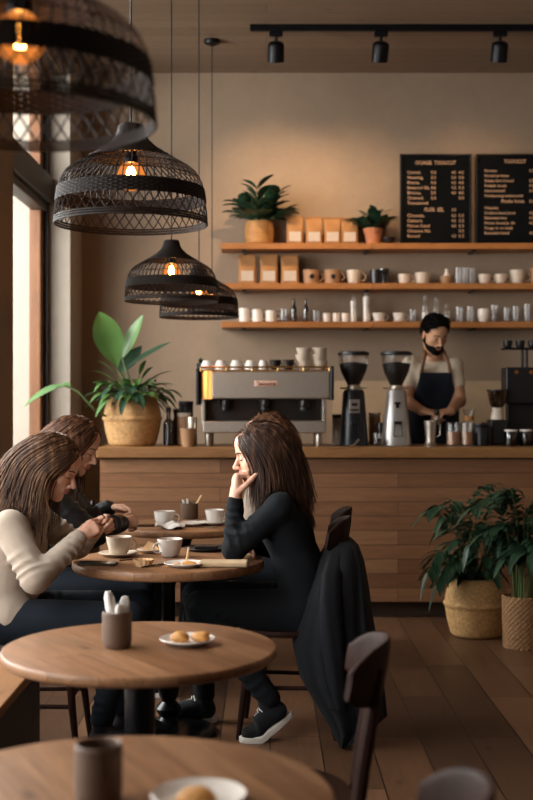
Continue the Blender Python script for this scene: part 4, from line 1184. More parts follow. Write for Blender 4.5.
for k in range(16):
    a = rr.uniform(0, 2*PI); r1 = rr.uniform(.05,.2)
    top = Vector((math.cos(a)*r1, math.sin(a)*r1*.8, rr.uniform(.55,.90)))
    frond(m, ms, b0, [b0 + Vector((math.cos(a)*.05, math.sin(a)*.05, 0)), b0.lerp(top, .5)*1.0 + Vector((0,0,.08)), top, top + Vector((math.cos(a)*.12, math.sin(a)*.10, -.04))], 13, .14, .036, k+50, hang=.45)
obj('foliage', m, M['leaf_floor'], t, smooth=60); obj('stems', ms, M['stem'], t)
# ---------------------------------------------------------------- people: smooth-union distance fields meshed with surface nets
def A(*p): return np.array(p, dtype=np.float64)
def unit(v): v = np.asarray(v, float); return v/max(np.linalg.norm(v), 1e-9)
def frame(fwd, up=(0,0,1)):
    f = unit(fwd); l = unit(np.cross(up, f)); u = np.cross(f, l)
    return np.stack([f, l, u], axis=1)

class Field:
    def __init__(self, vox=.004):
        self.vox = vox; self.pr = []; self.fx = []
    def cone(self, a, b, ra, rb=None, k=.02, op='u'):
        a = np.asarray(a, float); b = np.asarray(b, float); rb = ra if rb is None else rb
        r = max(ra, rb)
        ba = b-a; L2 = max(float(ba@ba), 1e-12)
        def f(p):
            t = np.clip(((p-a)@ba)/L2, 0, 1)
            return np.linalg.norm(p - a - t[..., None]*ba, axis=-1) - (ra + t*(rb-ra))
        self.pr.append((np.minimum(a, b)-r, np.maximum(a, b)+r, f, k, op)); return self
    def ball(self, c, r, k=.02, op='u'): return self.cone(c, np.asarray(c)+1e-5, r, r, k, op)
    def ell(self, c, r, Rm=None, k=.02, op='u'):
        c = np.asarray(c, float); r = np.asarray(r, float); Rm = np.eye(3) if Rm is None else Rm
        ext = np.sqrt(((Rm*r)**2).sum(1))
        def f(p):
            q = (p-c)@Rm
            k0 = np.linalg.norm(q/r, axis=-1); k1 = np.linalg.norm(q/(r*r), axis=-1)
            return k0*(k0-1)/np.maximum(k1, 1e-9)
        self.pr.append((c-ext, c+ext, f, k, op)); return self
    def chain(self, pts, rad, k=.02):
        for i in range(len(pts)-1): self.cone(pts[i], pts[i+1], rad[i], rad[i+1], k)
        return self
    def cut(self, fn): self.fx.append(fn); return self
    def grid(self):
        lo = np.min([p[0] for p in self.pr if p[4] == 'u'], axis=0) - 4*self.vox - .01
        hi = np.max([p[1] for p in self.pr if p[4] == 'u'], axis=0) + 4*self.vox + .01
        n = np.ceil((hi-lo)/self.vox).astype(int)+1
        D = np.full(n, .2, dtype=np.float32)
        ax = [lo[i] + self.vox*np.arange(n[i]) for i in range(3)]
        for l, h, f, k, op in self.pr:
            mg = k*1.1 + 3*self.vox
            i0 = np.maximum(np.floor((l-mg-lo)/self.vox).astype(int), 0); i1 = np.minimum(np.ceil((h+mg-lo)/self.vox).astype(int)+1, n)
            if np.any(i1 <= i0): continue
            sl = tuple(slice(i0[i], i1[i]) for i in range(3))
            P = np.stack(np.meshgrid(*[ax[i][sl[i]] for i in range(3)], indexing='ij'), -1)
            d = f(P); cur = D[sl]
            if op == 'u':
                hh = np.clip(.5 + .5*(cur-d)/k, 0, 1); D[sl] = cur*(1-hh) + d*hh - k*hh*(1-hh)
            else:
                nd = -d; hh = np.clip(.5 - .5*(cur-nd)/k, 0, 1); D[sl] = cur*(1-hh) + nd*hh + k*hh*(1-hh)
        if self.fx:
            m = np.abs(D) < .06
            idx = np.argwhere(m); P = lo + idx*self.vox; v = D[m].astype(np.float64)
            for fn in self.fx: v = fn(P, v)
            D[m] = v
        return D, lo
    def mesh(self, name, mats, sel=None):
        D, lo = self.grid(); vox = self.vox
        s = D < 0
        c = np.zeros(np.array(D.shape)-1, dtype=np.int8)
        nx, ny, nz = D.shape
        cs = [(i, j, k) for i in (0,1) for j in (0,1) for k in (0,1)]
        for i, j, k in cs: c += s[i:nx-1+i, j:ny-1+j, k:nz-1+k]
        cell = np.argwhere((c > 0) & (c < 8))
        vals = np.stack([D[cell[:,0]+i, cell[:,1]+j, cell[:,2]+k] for i, j, k in cs], 1).astype(np.float64)
        off = np.array(cs, float); acc = np.zeros((len(cell), 3)); cnt = np.zeros(len(cell))
        for a in range(8):
            for b in range(a+1, 8):
                if np.abs(off[a]-off[b]).sum() != 1: continue
                va, vb = vals[:,a], vals[:,b]; x = (va < 0) != (vb < 0)
                t = np.where(x, va/np.where(x, va-vb, 1), 0)
                acc += np.where(x[:,None], off[a] + t[:,None]*(off[b]-off[a]), 0); cnt += x
        V = lo + (cell + acc/cnt[:,None])*vox
        ids = np.full(c.shape, -1, dtype=np.int32); ids[cell[:,0], cell[:,1], cell[:,2]] = np.arange(len(cell))
        quads = []
        for ax in range(3):
            sh = [slice(0, D.shape[i]) for i in range(3)]; a = list(sh); b = list(sh)
            a[ax] = slice(0, D.shape[ax]-1); b[ax] = slice(1, D.shape[ax])
            e = np.argwhere(s[tuple(a)] != s[tuple(b)])
            o1, o2 = [(1,2),(2,0),(0,1)][ax]
            ok = (e[:,o1] > 0) & (e[:,o2] > 0) & (e[:,o1] < D.shape[o1]-1) & (e[:,o2] < D.shape[o2]-1); e = e[ok]
            def g(d1, d2):
                q = e.copy(); q[:,o1] -= d1; q[:,o2] -= d2
                return ids[q[:,0], q[:,1], q[:,2]]
            Q = np.stack([g(1,1), g(0,1), g(0,0), g(1,0)], 1)
            fl = ~s[e[:,0], e[:,1], e[:,2]]
            Q[fl] = Q[fl][:, ::-1]
            quads.append(Q)
        Q = np.concatenate(quads)
        me = bpy.data.meshes.new(name)
        me.vertices.add(len(V)); me.vertices.foreach_set('co', V.astype(np.float32).ravel())
        me.loops.add(len(Q)*4); me.loops.foreach_set('vertex_index', Q.astype(np.int32).ravel())
        me.polygons.add(len(Q)); me.polygons.foreach_set('loop_start', np.arange(len(Q), dtype=np.int32)*4)
        me.polygons.foreach_set('loop_total', np.full(len(Q), 4, dtype=np.int32))
        for m in (mats if isinstance(mats, (list, tuple)) else [mats]): me.materials.append(m)
        if sel is not None:
            ctr = V[Q].mean(1)
            me.polygons.foreach_set('material_index', sel(ctr).astype(np.int32))
        me.polygons.foreach_set('use_smooth', np.ones(len(Q), dtype=bool))
        me.update(calc_edges=True); me.validate()
        return me

def fobj(name, F, mats, root, sel=None, label=None):
    me = F.mesh(name, mats, sel)
    me.transform(Matrix.Translation(-root.location))
    o = link_mesh(name, me, root)
    if label: o['label'] = label
    return o
def wobj(name, mb, mats, root, label=None, smooth=40):
    L = root.location
    mb.v = [(p[0]-L.x, p[1]-L.y, p[2]-L.z) for p in mb.v]
    return obj(name, mb, mats, root, smooth=smooth, label=label)

def wrinkle(seed, amp=.004, sc=22, mask=None):
    r = np.random.RandomState(seed); D = [unit(r.normal(size=3)) for _ in range(7)]; ph = r.uniform(0, 6.3, 7)
    def fn(P, v):
        w = np.zeros(len(P))
        warp = .35*np.sin(P@D[5]*sc*.6 + ph[5]) + .35*np.sin(P@D[6]*sc*.8 + ph[6])
        for i in range(5):
            q = np.sin((P@D[i])*sc*(.7+.35*i) + ph[i] + 2.2*warp)
            w += (1-np.abs(q))**2.2/(1+.35*i)
        a = amp if mask is None else amp*mask(P)
        return v - a*(w - 1.0)
    return fn

def folds(limbs, amp=.004, lam=.034, seed=0):
    """soft ring folds across the sleeves or trouser legs; limbs: (a, b, t0, t1) bunch between t0 and t1"""
    rs = np.random.RandomState(seed); Ls = []
    for a, b, t0, t1 in limbs:
        a = np.asarray(a, float); b = np.asarray(b, float); ax = unit(b-a); u = unit(np.cross(ax, [.3,.2,.9])); w = np.cross(ax, u)
        Ls.append((a, b, ax, u, w, t0, t1, rs.uniform(0, 6.3, 3)))
    def fn(P, v):
        for a, b, ax, u, w, t0, t1, ph in Ls:
            q = P-a; L = np.linalg.norm(b-a); t = q@ax/L
            rad = np.linalg.norm(q - (q@ax)[:,None]*ax, axis=1)
            th = np.arctan2(q@w, q@u)
            m = np.clip((t-t0)/.12, 0, 1)*np.clip((t1-t)/.12, 0, 1)*np.clip((.11-rad)/.03, 0, 1)
            s = np.sin(2*PI*t*L/lam + 1.9*np.sin(th+ph[0]) + 1.1*np.sin(2*th+ph[1]) + 1.2*np.sin(t*7+ph[2]))
            v = v - amp*m*(np.maximum(s, -.3))*(.55 + .45*np.sin(th*1.0+ph[1]+t*4))
        return v
    return fn

# ---- head: local x forward, y left, z up; origin between the eyes' level and the ears
def add_head(F, c, Rm, s=1.0, neck=None, nr=.052, male=False):
    L = lambda x, y, z: np.asarray(c) + Rm@(np.array([x, y, z])*s)
    F.ell(L(-.014,0,.036), np.array([.099,.077,.088])*s, Rm, .02)
    F.ell(L(.022,0,-.035), np.array([.068,.062,.080])*s, Rm, .03)
    for y in (1, -1):
        F.cone(L(-.012,.050*y,-.055), L(.066,.016*y,-.097), .020*s, .017*s, .03)
        F.ball(L(.052,.042*y,-.022), .024*s, .02)
        F.cone(L(.084,.012*y,.022), L(.068,.044*y,.018), .0095*s, .009*s, .016)
    F.ball(L(.073,0,-.101), .0165*s, .02)
    F.ell(L(.062,0,.055), np.array([.034,.055,.045])*s, Rm, .02)
    for y in (1, -1): F.ball(L(.095,.031*y,.001), .0125*s, .014, 's')
    for y in (1, -1): F.ball(L(.0745,.031*y,.001), .0135*s, .006)
    F.cone(L(.088,0,.008), L(.112,0,-.030), .0075*s, .0105*s, .010)
    F.ball(L(.113,0,-.033), .0105*s, .006)
    for y in (1, -1): F.ball(L(.101,.011*y,-.037), .0082*s, .006)
    F.ell(L(.080,0,-.060), np.array([.020,.026,.018])*s, Rm, .012)
    F.ell(L(.0965,0,-.0585), np.array([.0085,.021,.0058])*s, Rm, .004)
    F.ell(L(.0945,0,-.0695), np.array([.0085,.018,.0065])*s, Rm, .004)
    for y in (1, -1):
        F.ell(L(-.012,.077*y,-.006), np.array([.019,.008,.031])*s, Rm@frame((.95,.25*y,0)), .006)
        F.ell(L(-.008,.086*y,-.002), np.array([.009,.006,.017])*s, Rm, .005, 's')
    if neck is not None:
        F.cone(L(-.028,0,-.050), np.asarray(neck), nr*s, nr*1.08*s, .03)
        if male: F.ball(L(.03,0,-.125), .018, .03)
    return L
def lips_sel(c, Rm, s):
    def f(P):
        q = (P-np.asarray(c))@Rm/s
        return ((q[:,0] > .090) & (np.abs(q[:,1]) < .024) & (q[:,2] < -.0525) & (q[:,2] > -.0775)).astype(int)
    return f
def face_parts(root, c, Rm, s, browm, down=True):
    L = lambda x, y, z: np.asarray(c) + Rm@(np.array([x, y, z])*s)
    for y in (1, -1):
        m = MB(); pts = [L(.096-.0, .014*y, .0225), L(.0945, .028*y, .0275), L(.083, .043*y, .0255), L(.072, .052*y, .019)]
        m.tube([Vector(p) for p in pts], [.0030*s,.0034*s,.0028*s,.0012*s], 6); wobj('eyebrow', m, browm, root)
        m = MB()
        pts = [L(.0835, .019*y, -.004), L(.0885, .027*y, -.0062), L(.087, .036*y, -.006), L(.079, .045*y, -.003)]
        m.tube([Vector(p) for p in pts], [.0012*s,.0019*s,.0020*s,.0012*s], 6); wobj('eyelashes', m, M['lash'], root)

def add_hand(F, wrist, fwd, palm, curls, thumb=(.5,.6,.3), s=1.0, left=False, spread=(.10,.02,-.06,-.14), wr=.023):
    """palm: direction the palm faces; the thumb side follows from the handedness"""
    f = unit(fwd); n = unit(np.asarray(palm) - f*np.dot(f, palm)); u = np.cross(f, n)*(-1 if left else 1)
    w = np.asarray(wrist, float)
    kn = [w + f*(.086-.004*abs(i-1)-.004*(i == 3))*s + u*(.027-.0185*i)*s for i in range(4)]
    for i in range(4):
        F.cone(w + u*(.013-.009*i)*s, kn[i], wr*.72*s, .0115*s, .012)
    F.cone(w, w + f*.03*s, wr*s, .02*s, .015)
    LN = [(.042,.025,.020),(.046,.029,.021),(.043,.027,.021),(.034,.020,.018)]
    for i in range(4):
        p = kn[i]; ang = 0.0
        d0 = unit(f + u*spread[i])
        for j in range(3):
            ang += math.radians(curls[i][j])
            d = d0*math.cos(ang) + n*math.sin(ang)
            q = p + d*LN[i][j]*s
            r0 = (.0098,.0086,.0076)[j]*s*(.88 if i == 3 else 1); r1 = (.0088,.0078,.0062)[j]*s*(.88 if i == 3 else 1)
            F.cone(p, q, r0, r1, .0035); p = q
    b = w + f*.022*s + u*.022*s + n*.006*s
    td = unit(f*thumb[0] + u*thumb[1] + n*thumb[2]); p = b
    for j, (l, r0, r1) in enumerate(((.043,.015,.0115),(.033,.0112,.0098),(.026,.0098,.0075))):
        q = p + td*l*s; F.cone(p, q, r0*s, r1*s, .006); p = q
        td = unit(td + f*.18 - u*.12 + n*.12)
    return F

# ---- long hair: a soft cap plus simulated strands
def hair_strands(c, Rm, s, n, length, col_e, col_c, seed, part_y=0.012, r0=.0021, comb=(-.55,.28,-1.0), wave=.004, front=.062, side_back=.0, len_var=.15, sweep=0.0):
    rs = np.random.RandomState(seed)
    # roots over the scalp
    P = []; side = []
    while len(P) < n:
        v = rs.normal(size=3); v /= np.linalg.norm(v)
        x, y, z = v*np.array([.101,.079,.090]) + np.array([-.014,0,.036])
        hairline = .062 - .55*max(0, .06-(z-.036)) if x > 0 else 9
        if z < -.03 and x > -.06: continue
        if x > front - max(0, (.085 - z))*.72: continue
        if z < .03 and x > -.005: continue
        P.append((x, y, z)); side.append(1 if y > part_y else -1)
    P = np.array(P); side = np.array(side, float)
    c = np.asarray(c, float); W = c + (P*s)@Rm.T
    ell = [(c + Rm@(np.array([-.014,0,.036])*s), np.array([.104,.082,.093])*s, Rm), (c + Rm@(np.array([.018,0,-.035])*s), np.array([.066,.066,.085])*s, Rm)]
    ell += col_e
    loc_n = (P-np.array([-.014,0,.036]))/np.array([.101,.079,.090])**2
    nrm = unit3(loc_n)@Rm.T
    cmb = np.stack([np.full(n, comb[0]), side*(comb[1] + .5*np.clip(P[:,2]-.09,0,1)/.03), np.full(n, comb[2])], 1)@Rm.T
    top = np.clip((P[:,2]-.06)/.06, 0, 1)[:,None]
    d = unit3(cmb*(1-top) + (np.stack([np.full(n,-.35), side*1.0, np.full(n,-.05)],1)@Rm.T)*top)
    d = unit3(d - nrm*(d*nrm).sum(1, keepdims=True) + nrm*.10)
    step = .013; T = int(length/step)
    ph = rs.uniform(0, 6.28, n); rad = rs.uniform(.0, .012, n)
    path = [W.copy()]; p = W.copy()
    fw = np.array(Rm[:,0]); fw[2] = 0; fw = unit(fw)
    bk = np.clip((.055 - P[:,0])/.10, 0, 1.3)[:,None]
    g = unit3(np.array([[0,0,-1.0]]) - fw[None,:]*sweep*bk)
    for t in range(T):
        loc = (p-c)@Rm/s
        wz = np.clip((loc[:,2]+.06)/.10, 0, 1)[:,None]
        cw = np.stack([np.full(n, comb[0]), np.sign(loc[:,1])*comb[1]*(loc[:,2] > .03), np.full(n, comb[2])], 1)@Rm.T
        d = unit3(d*.62 + .38*(unit3(cw)*wz + g*(1-wz)))
        p = p + d*step
        for q in range(2):
            for ce, re, Re in ell:
                l = (p-ce)@Re/(re + rad[:,None]); ln = np.linalg.norm(l, axis=1)
                ins = ln < 1
                if ins.any(): p[ins] = ce + ((l[ins]/np.maximum(ln[ins],1e-6)[:,None])*(re + rad[ins][:,None]))@Re.T
            for a, b, ra, rb in col_c:
                ba = b-a; tt = np.clip(((p-a)@ba)/(ba@ba), 0, 1); cl = a + tt[:,None]*ba; rr_ = ra + tt*(rb-ra) + rad*.8
                v = p-cl; ln = np.linalg.norm(v, axis=1); ins = ln < rr_
                if ins.any(): p[ins] = cl[ins] + v[ins]/np.maximum(ln[ins],1e-6)[:,None]*rr_[ins][:,None]
        nd = p - path[-1]; ll = np.linalg.norm(nd, axis=1); d = np.where((ll > 1e-5)[:,None], nd/np.maximum(ll,1e-6)[:,None], d)
        path.append(p.copy())
    path = np.stack(path, 1)                                     # n, T+1, 3
    tt = np.arange(T+1)/T
    wv = wave*np.sin(tt[None,:]*9 + ph[:,None])*tt[None,:]
    path[:,:,1] += wv; path[:,:,0] += wave*np.cos(tt[None,:]*8 + ph[:,None]*1.7)*tt[None,:]
    m = MB(); lens = rs.uniform(1-len_var*2, 1, n)
    for i in range(n):
        k = max(4, int((T+1)*lens[i])); pts = path[i,:k]
        m.tube([Vector(q) for q in pts[::1]], [r0*(1 - .75*(j/(k-1))**2.5) for j in range(k)], 4, caps=True)
    return m
def unit3(v): return v/np.maximum(np.linalg.norm(v, axis=1, keepdims=True), 1e-9)
def hair_cap(root, c, Rm, s, mat, front=.066):
    L = lambda x, y, z: np.asarray(c) + Rm@(np.array([x, y, z])*s)
    F = Field(.005)
    F.ell(L(-.018,0,.038), np.array([.104,.083,.094])*s, Rm, .01)
    F.ell(L(-.055,0,-.035), np.array([.058,.070,.075])*s, Rm, .03)
    def cutf(P, v):
        q = (P-np.asarray(c))@Rm/s
        x = q[:,0]; z = q[:,2]
        pl = (x - (front - np.clip(.085 - z, 0, 1)*.72))*.8
        pl = np.maximum(pl, np.minimum((x+.004), (.04 - z)))
        return np.maximum(v, pl)
    F.cut(cutf)
    return F

M['lash'] = plain('dark_lashes', '#1a100c', .7)
M['brow_brown'] = plain('brown_brow', '#4a3222', .8)
M['lips'] = skin('lips', '#a8695c')
M['skin_fair'] = skin('fair_skin', '#d3a389')
M['skin_warm'] = skin('warm_skin', '#c0906f')
M['hair_brown'] = hairmat('brown_hair', '#2b1b13', '#5a3e2a', '#94704f')
M['hair_dark'] = hairmat('dark_brown_hair', '#1f1511', '#412c20', '#765641')
M['hair_auburn'] = hairmat('auburn_hair', '#2a1a12', '#563724', '#8a603e')
M['hair_black'] = hairmat('black_hair', '#060505', '#0d0a09', '#17120f', (40,40,40), .85, .08)
M['knit_beige'] = fabric('beige_knit', '#a39484', .95, .06, 500, .15, .25)
M['cloth_black'] = fabric('black_jersey', '#0e1114', .9, .12, 700, .02)
M['denim_dark'] = fabric('dark_denim', '#161c23', .9, .15, 900, .02)
M['leather_black'] = plain('black_leather', '#15191c', .38, 0, .5, var=.2, nscale=30, bump=.25)
M['coat_black'] = fabric('black_coat', '#0e1013', .85, .15, 600, .03)
M['tee_cream'] = fabric('cream_jersey', '#cfbfa8', .9, .05, 700, .2)
M['apron_navy'] = fabric('navy_canvas', '#151b26', .85, .12, 700, .15)
M['strap_brown'] = plain('brown_strap', '#6b4224', .6)
M['canvas_black'] = fabric('black_canvas', '#17191c', .85, .1, 900, .1)
M['boot'] = plain('dark_boot', '#14161a', .5, 0, .4, var=.2, bump=.15)
M['denim_blue'] = fabric('grey_blue_denim', '#55636b', .9, .12, 800, .1)

def torso(F, hip, waist, chest, neck, shL, shR, off=0.0, g=1.0, lat=None, k=.05):
    hip, waist, chest, neck, shL, shR = [np.asarray(q, float) for q in (hip, waist, chest, neck, shL, shR)]
    lt = unit(shL - shR) if lat is None else unit(lat)
    for sgn, sh in ((1, shL), (-1, shR)):
        F.cone(hip + lt*sgn*.070*g, waist + lt*sgn*.050*g, .108*g+off, .092*g+off, k)
        F.cone(waist + lt*sgn*.050*g, chest + lt*sgn*.066*g, .092*g+off, .102*g+off, k)
        F.cone(chest + lt*sgn*.066*g, sh, .088*g+off, .052*g+off, k)
    F.cone(chest, neck, .085*g+off, .058*g+off, k)
def arm(F, sh, el, wr, off=0.0, k=.02, r=(.052,.041,.040,.026)):
    sh, el, wr = [np.asarray(q, float) for q in (sh, el, wr)]
    F.cone(sh, el, r[0]+off, r[1]+off, k); F.cone(el, wr, r[2]+off, r[3]+off, k)

def sneaker(root, heel, fwd, lift=0.0, Lf=.265, upper=None, solem=None, lace=True, high=True, name='sneaker', side=1):
    """heel: point under the heel on the ground (before lifting about the ball of the foot)"""
    upper = upper or M['canvas_black']; solem = solem or M['rubber_white']
    f = unit((fwd[0], fwd[1], 0)); l = np.array([-f[1], f[0], 0]); 
    def warp(v):
        v = np.array(v, float)
        if lift:
            bx = .175; q = v.copy(); t = np.clip((bx+.03 - v[:,0])/.06, 0, 1); a = lift*t
            dx = v[:,0]-bx; dz = v[:,2]
            q[:,0] = bx + dx*np.cos(a) + dz*np.sin(a)*1.0; q[:,2] = -dx*np.sin(a) + dz*np.cos(a)
            v = q
        return np.asarray(heel) + v[:,0:1]*f + v[:,1:2]*l + v[:,2:3]*np.array([0,0,1.0])
    F = Field(.0045)
    F.cone((.045,0,.055), (.16,0,.050), .036, .037, .02); F.cone((.16,0,.045), (.225,0,.034), .040, .030, .02)
    F.cone((.055,0,.06), (.06,0,.115 if high else .085), .040, .038, .02)
    F.cone((.10,0,.075), (.15,0,.06), .034, .03, .02)
    F.cut(lambda P, v: np.maximum(v, .015 - P[:,2]))
    me = F.mesh('upper', upper); n = len(me.vertices); co = np.empty(n*3, np.float32); me.vertices.foreach_get('co', co)
    co = warp(co.reshape(-1,3)) - np.array(root.location); me.vertices.foreach_set('co', co.astype(np.float32).ravel()); me.update()
    up = link_mesh(name, me, root)
    m = MB(); N = 40; rings = []
    for z, k in ((0.0, .985), (.004, 1.0), (.019, 1.0), (.022, .98)):
        ring = []
        for i in range(N):
            a = 2*PI*i/N; x = .1325 + .1325*math.cos(a); w = (.041 + .008*math.cos(a-.2))*abs(math.sin(a))**.75*(1 if math.sin(a) > 0 else -1)
            ring.append(((x-.1325)*k + .1325, w*k, z))
        rings.append(ring)
    m.loft(rings); m.v = [tuple(q) for q in warp(m.v)]; so = wobj('sole', m, solem, root); so.parent = up
    if lace:
        m = MB()
        for i in range(5):
            x = .10 + .021*i; z = .112 - .0135*i
            m.tube([(x,-.026,z-.012),(x+.003,0,z+.004),(x,.026,z-.012)], .0032, 6)
            m.tube([(x,-.026,z-.012),(x+.012,0,z+.002),(x+.020,.026,z-.026)], .0026, 6)
        m.v = [tuple(q) for q in warp(m.v)]; lo_ = wobj('laces', m, solem, root); lo_.parent = up
    return up
FIST = [(62,85,50)]*4
GRIP = [(35,60,40),(45,65,40),(55,70,40),(60,70,40)]
REST = [(25,35,20),(28,38,22),(32,40,25),(35,42,25)]

# ================================================================ woman in black (right of the main table)
p = thing('person', 'woman in a black top sitting in profile, chin resting on her hand', 'person', (.12, 5.14, 0))
hc = A(-.030, 5.12, 1.178); hr = frame((-1, -.10, -.22)); hs = 1.0
neck = A(.040, 5.15, 1.03); shN = A(.055, 4.985, .965); shF = A(.045, 5.315, .965)
chest = A(.085, 5.15, .86); waist = A(.145, 5.14, .68); hip = A(.165, 5.14, .525)
elN = A(-.135, 4.985, .79); wrN = A(-.130, 5.04, 1.000); elF = A(.055, 5.34, .745); wrF = A(-.10, 5.17, .79)
F = Field(.0038)
L = add_head(F, hc, hr, hs, neck, .047)
torso(F, hip, waist, chest, neck, shF, shN, -.012, .95, lat=(0,1,0))
arm(F, shN, elN, wrN, -.004); arm(F, shF, elF, wrF, -.004)
add_hand(F, wrN, (.02, .14, 1), (1, .25, .12), [(78,80,45),(74,80,45),(68,80,45),(60,78,45)], thumb=(.62,.35,.62), left=True, s=1.06)
add_hand(F, wrF, (-.3, -1, 0), (0, 0, -1), GRIP, left=False, s=.92)
fobj('body', F, [M['skin_fair'], M['lips']], p, lips_sel(hc, hr, hs))
face_parts(p, hc, hr, hs, M['brow_brown'])
F = Field(.006)
torso(F, hip, waist, chest, neck - A(-.004,0,.035), shF, shN, .008, .95, lat=(0,1,0))
arm(F, shN, elN, wrN - (wrN-elN)*.10, .009); arm(F, shF, elF, wrF - (wrF-elF)*.08, .009)
fr = A(.5,0,.5)
F.cut(folds([(shN, elN, .3, 1.05), (elN, wrN, -.05, .9), (shF, elF, .4, 1.0), (chest, hip, .4, 1.0)], .006, .040, 2))
F.cut(wrinkle(3, .002, 15))
fobj('top', F, M['cloth_black'], p, label='black long-sleeved top')
F = Field(.006)
F.ell(hip + A(.0,0,-.0), (.135,.185,.115), None, .04)
knN = A(-.275, 5.03, .545); knF = A(-.30, 5.24, .555)
F.cone(hip + A(-.03,-.09,-.005), knN, .098, .066, .03); F.cone(hip + A(-.03,.09,-.005), knF, .098, .066, .03)
anN = A(.012, 4.968, .175); anF = A(-.272, 5.255, .125)
F.cone(knN, anN, .062, .046, .02); F.cone(knF, anF, .062, .046, .02)
F.cut(folds([(hip, knN, .1, .45), (knN, anN, .0, 1.0), (hip, knF, .1, .45), (knF, anF, .0, 1.0)], .006, .042, 5))
fobj('trousers', F, M['cloth_black'], p, label='black trousers')
sneaker(p, (.147, 5.0, .0), (-1, -.20), lift=.62)
sneaker(p, (-.215, 5.26, .0), (-1, -.12))
cols_c = [(neck, chest, .066, .095), (shN, chest, .068, .10), (shF, chest, .068, .10), (chest, waist, .115, .105), (shN, elN, .066, .05)]
F = hair_cap(p, hc, hr, hs, M['hair_dark'], .071); fobj('hair_base', F, M['hair_dark'], p)
m = hair_strands(hc, hr, hs, 2600, .37, [], cols_c, 11, part_y=.01, comb=(-.42,.2,-1.0), front=.072, sweep=.24)
wobj('hair', m, M['hair_dark'], p, label='long dark brown hair falling over the shoulder')

# ================================================================ woman in the beige sweater (left)
p = thing('person', 'woman in a beige sweater with long brown hair looking down at her hands', 'person', (-1.0, 4.85, 0))
hc = A(-.858, 4.83, 1.140); hr = frame((.88, -.10, -.46)); hs = .97
neck = A(-.945, 4.85, .985); shN = A(-1.000, 4.685, .915); shF = A(-.965, 5.01, .92)
chest = A(-1.010, 4.85, .82); waist = A(-1.055, 4.85, .66); hip = A(-1.06, 4.85, .535)
elN = A(-.885, 4.59, .725); wrN = A(-.735, 4.735, .868); elF = A(-.80, 5.03, .80); wrF = A(-.70, 4.90, .885)
F = Field(.0038)
L = add_head(F, hc, hr, hs, neck, .046)
torso(F, hip, waist, chest, neck, shF, shN, -.014, .95, lat=(0,1,0))
arm(F, shN, elN, wrN, -.004); arm(F, shF, elF, wrF, -.004)
add_hand(F, wrN, (.66, .45, .52), (.0, .85, -.35), [(42,62,40),(48,66,42),(55,70,42),(60,72,42)], thumb=(.75,.35,.45), s=.92)
add_hand(F, wrF, (.70, -.35, .42), (.2, -.85, -.2), [(40,60,40),(48,66,42),(55,70,42),(60,72,42)], thumb=(.75,.35,.4), left=True, s=.92)
fobj('body', F, [M['skin_fair'], M['lips']], p, lips_sel(hc, hr, hs))
face_parts(p, hc, hr, hs, M['brow_brown'])
F = Field(.006)
torso(F, hip + A(.02,0,-.005), waist, chest, neck - A(-.004,0,.035), shF, shN, .012, .95, lat=(0,1,0))
arm(F, shN, elN, wrN - (wrN-elN)*.06, .014); arm(F, shF, elF, wrF - (wrF-elF)*.06, .014)
F.cone(hip + A(.05,-.10,.02), hip + A(.11,-.10,.0), .085, .07, .04); F.cone(hip + A(.05,.08,.02), hip + A(.11,.10,.0), .085, .07, .04)
F.cut(folds([(shN, elN, .35, 1.05), (elN, wrN, -.05, .95), (shF, elF, .4, 1.0), (elF, wrF, 0, .9), (chest, hip, .35, .95)], .0075, .040, 4))
F.cut(wrinkle(8, .002, 16))
fobj('sweater', F, M['knit_beige'], p, label='beige knitted sweater')
F = Field(.006)
F.ell(hip + A(-.0,0,-.01), (.13,.18,.105), None, .04)
knN = A(-.545, 4.735, .545); knF = A(-.53, 4.97, .555)
F.cone(hip + A(.03,-.09,-.01), knN, .098, .068, .03); F.cone(hip + A(.03,.09,-.01), knF, .098, .068, .03)
anN = A(-.655, 4.78, .14); anF = A(-.60, 4.99, .14)
F.cone(knN, anN, .064, .047, .02); F.cone(knF, anF, .064, .047, .02)
F.cut(folds([(hip, knN, .1, .5), (knN, anN, .0, 1.0), (hip, knF, .1, .5), (knF, anF, .0, 1.0)], .006, .042, 9))
fobj('jeans', F, M['denim_dark'], p, label='dark blue-black jeans')
sneaker(p, (-.715, 4.78, .0), (1, -.05), upper=M['boot'], solem=M['canvas_black'], lace=False, name='boot')
sneaker(p, (-.66, 5.0, .0), (1, .08), upper=M['boot'], lace=True, name='boot')
cols_c = [(neck, chest, .066, .095), (shN, chest, .072, .108), (shF, chest, .072, .105), (chest, waist, .122, .112), (shN, elN, .072, .056)]
F = hair_cap(p, hc, hr, hs, M['hair_brown']); fobj('hair_base', F, M['hair_brown'], p)
m = hair_strands(hc, hr, hs, 2600, .40, [], cols_c, 12, part_y=.0, comb=(-.55,.2,-1.0), front=.068, wave=.007, sweep=.40, len_var=.22)
wobj('hair', m, M['hair_brown'], p, label='long loose brown hair')
hmid = (wrN + wrF)/2 + A(.075, .02, .045)
t = thing('teaspoon', 'thin dark teaspoon held between the sweater woman\'s hands', 'cutlery', tuple(hmid))
m = MB(); m.tube([(.03,.03,-.035),(-.02,-.01,.03),(-.045,-.02,.062)], [.0035,.003,.004], 8); obj('handle', m, M['steel_dark'], t)
m = MB(); m.ball((-.055,-.024,.074), (.010,.008,.016), 10, 8); obj('bowl', m, M['steel_dark'], t)

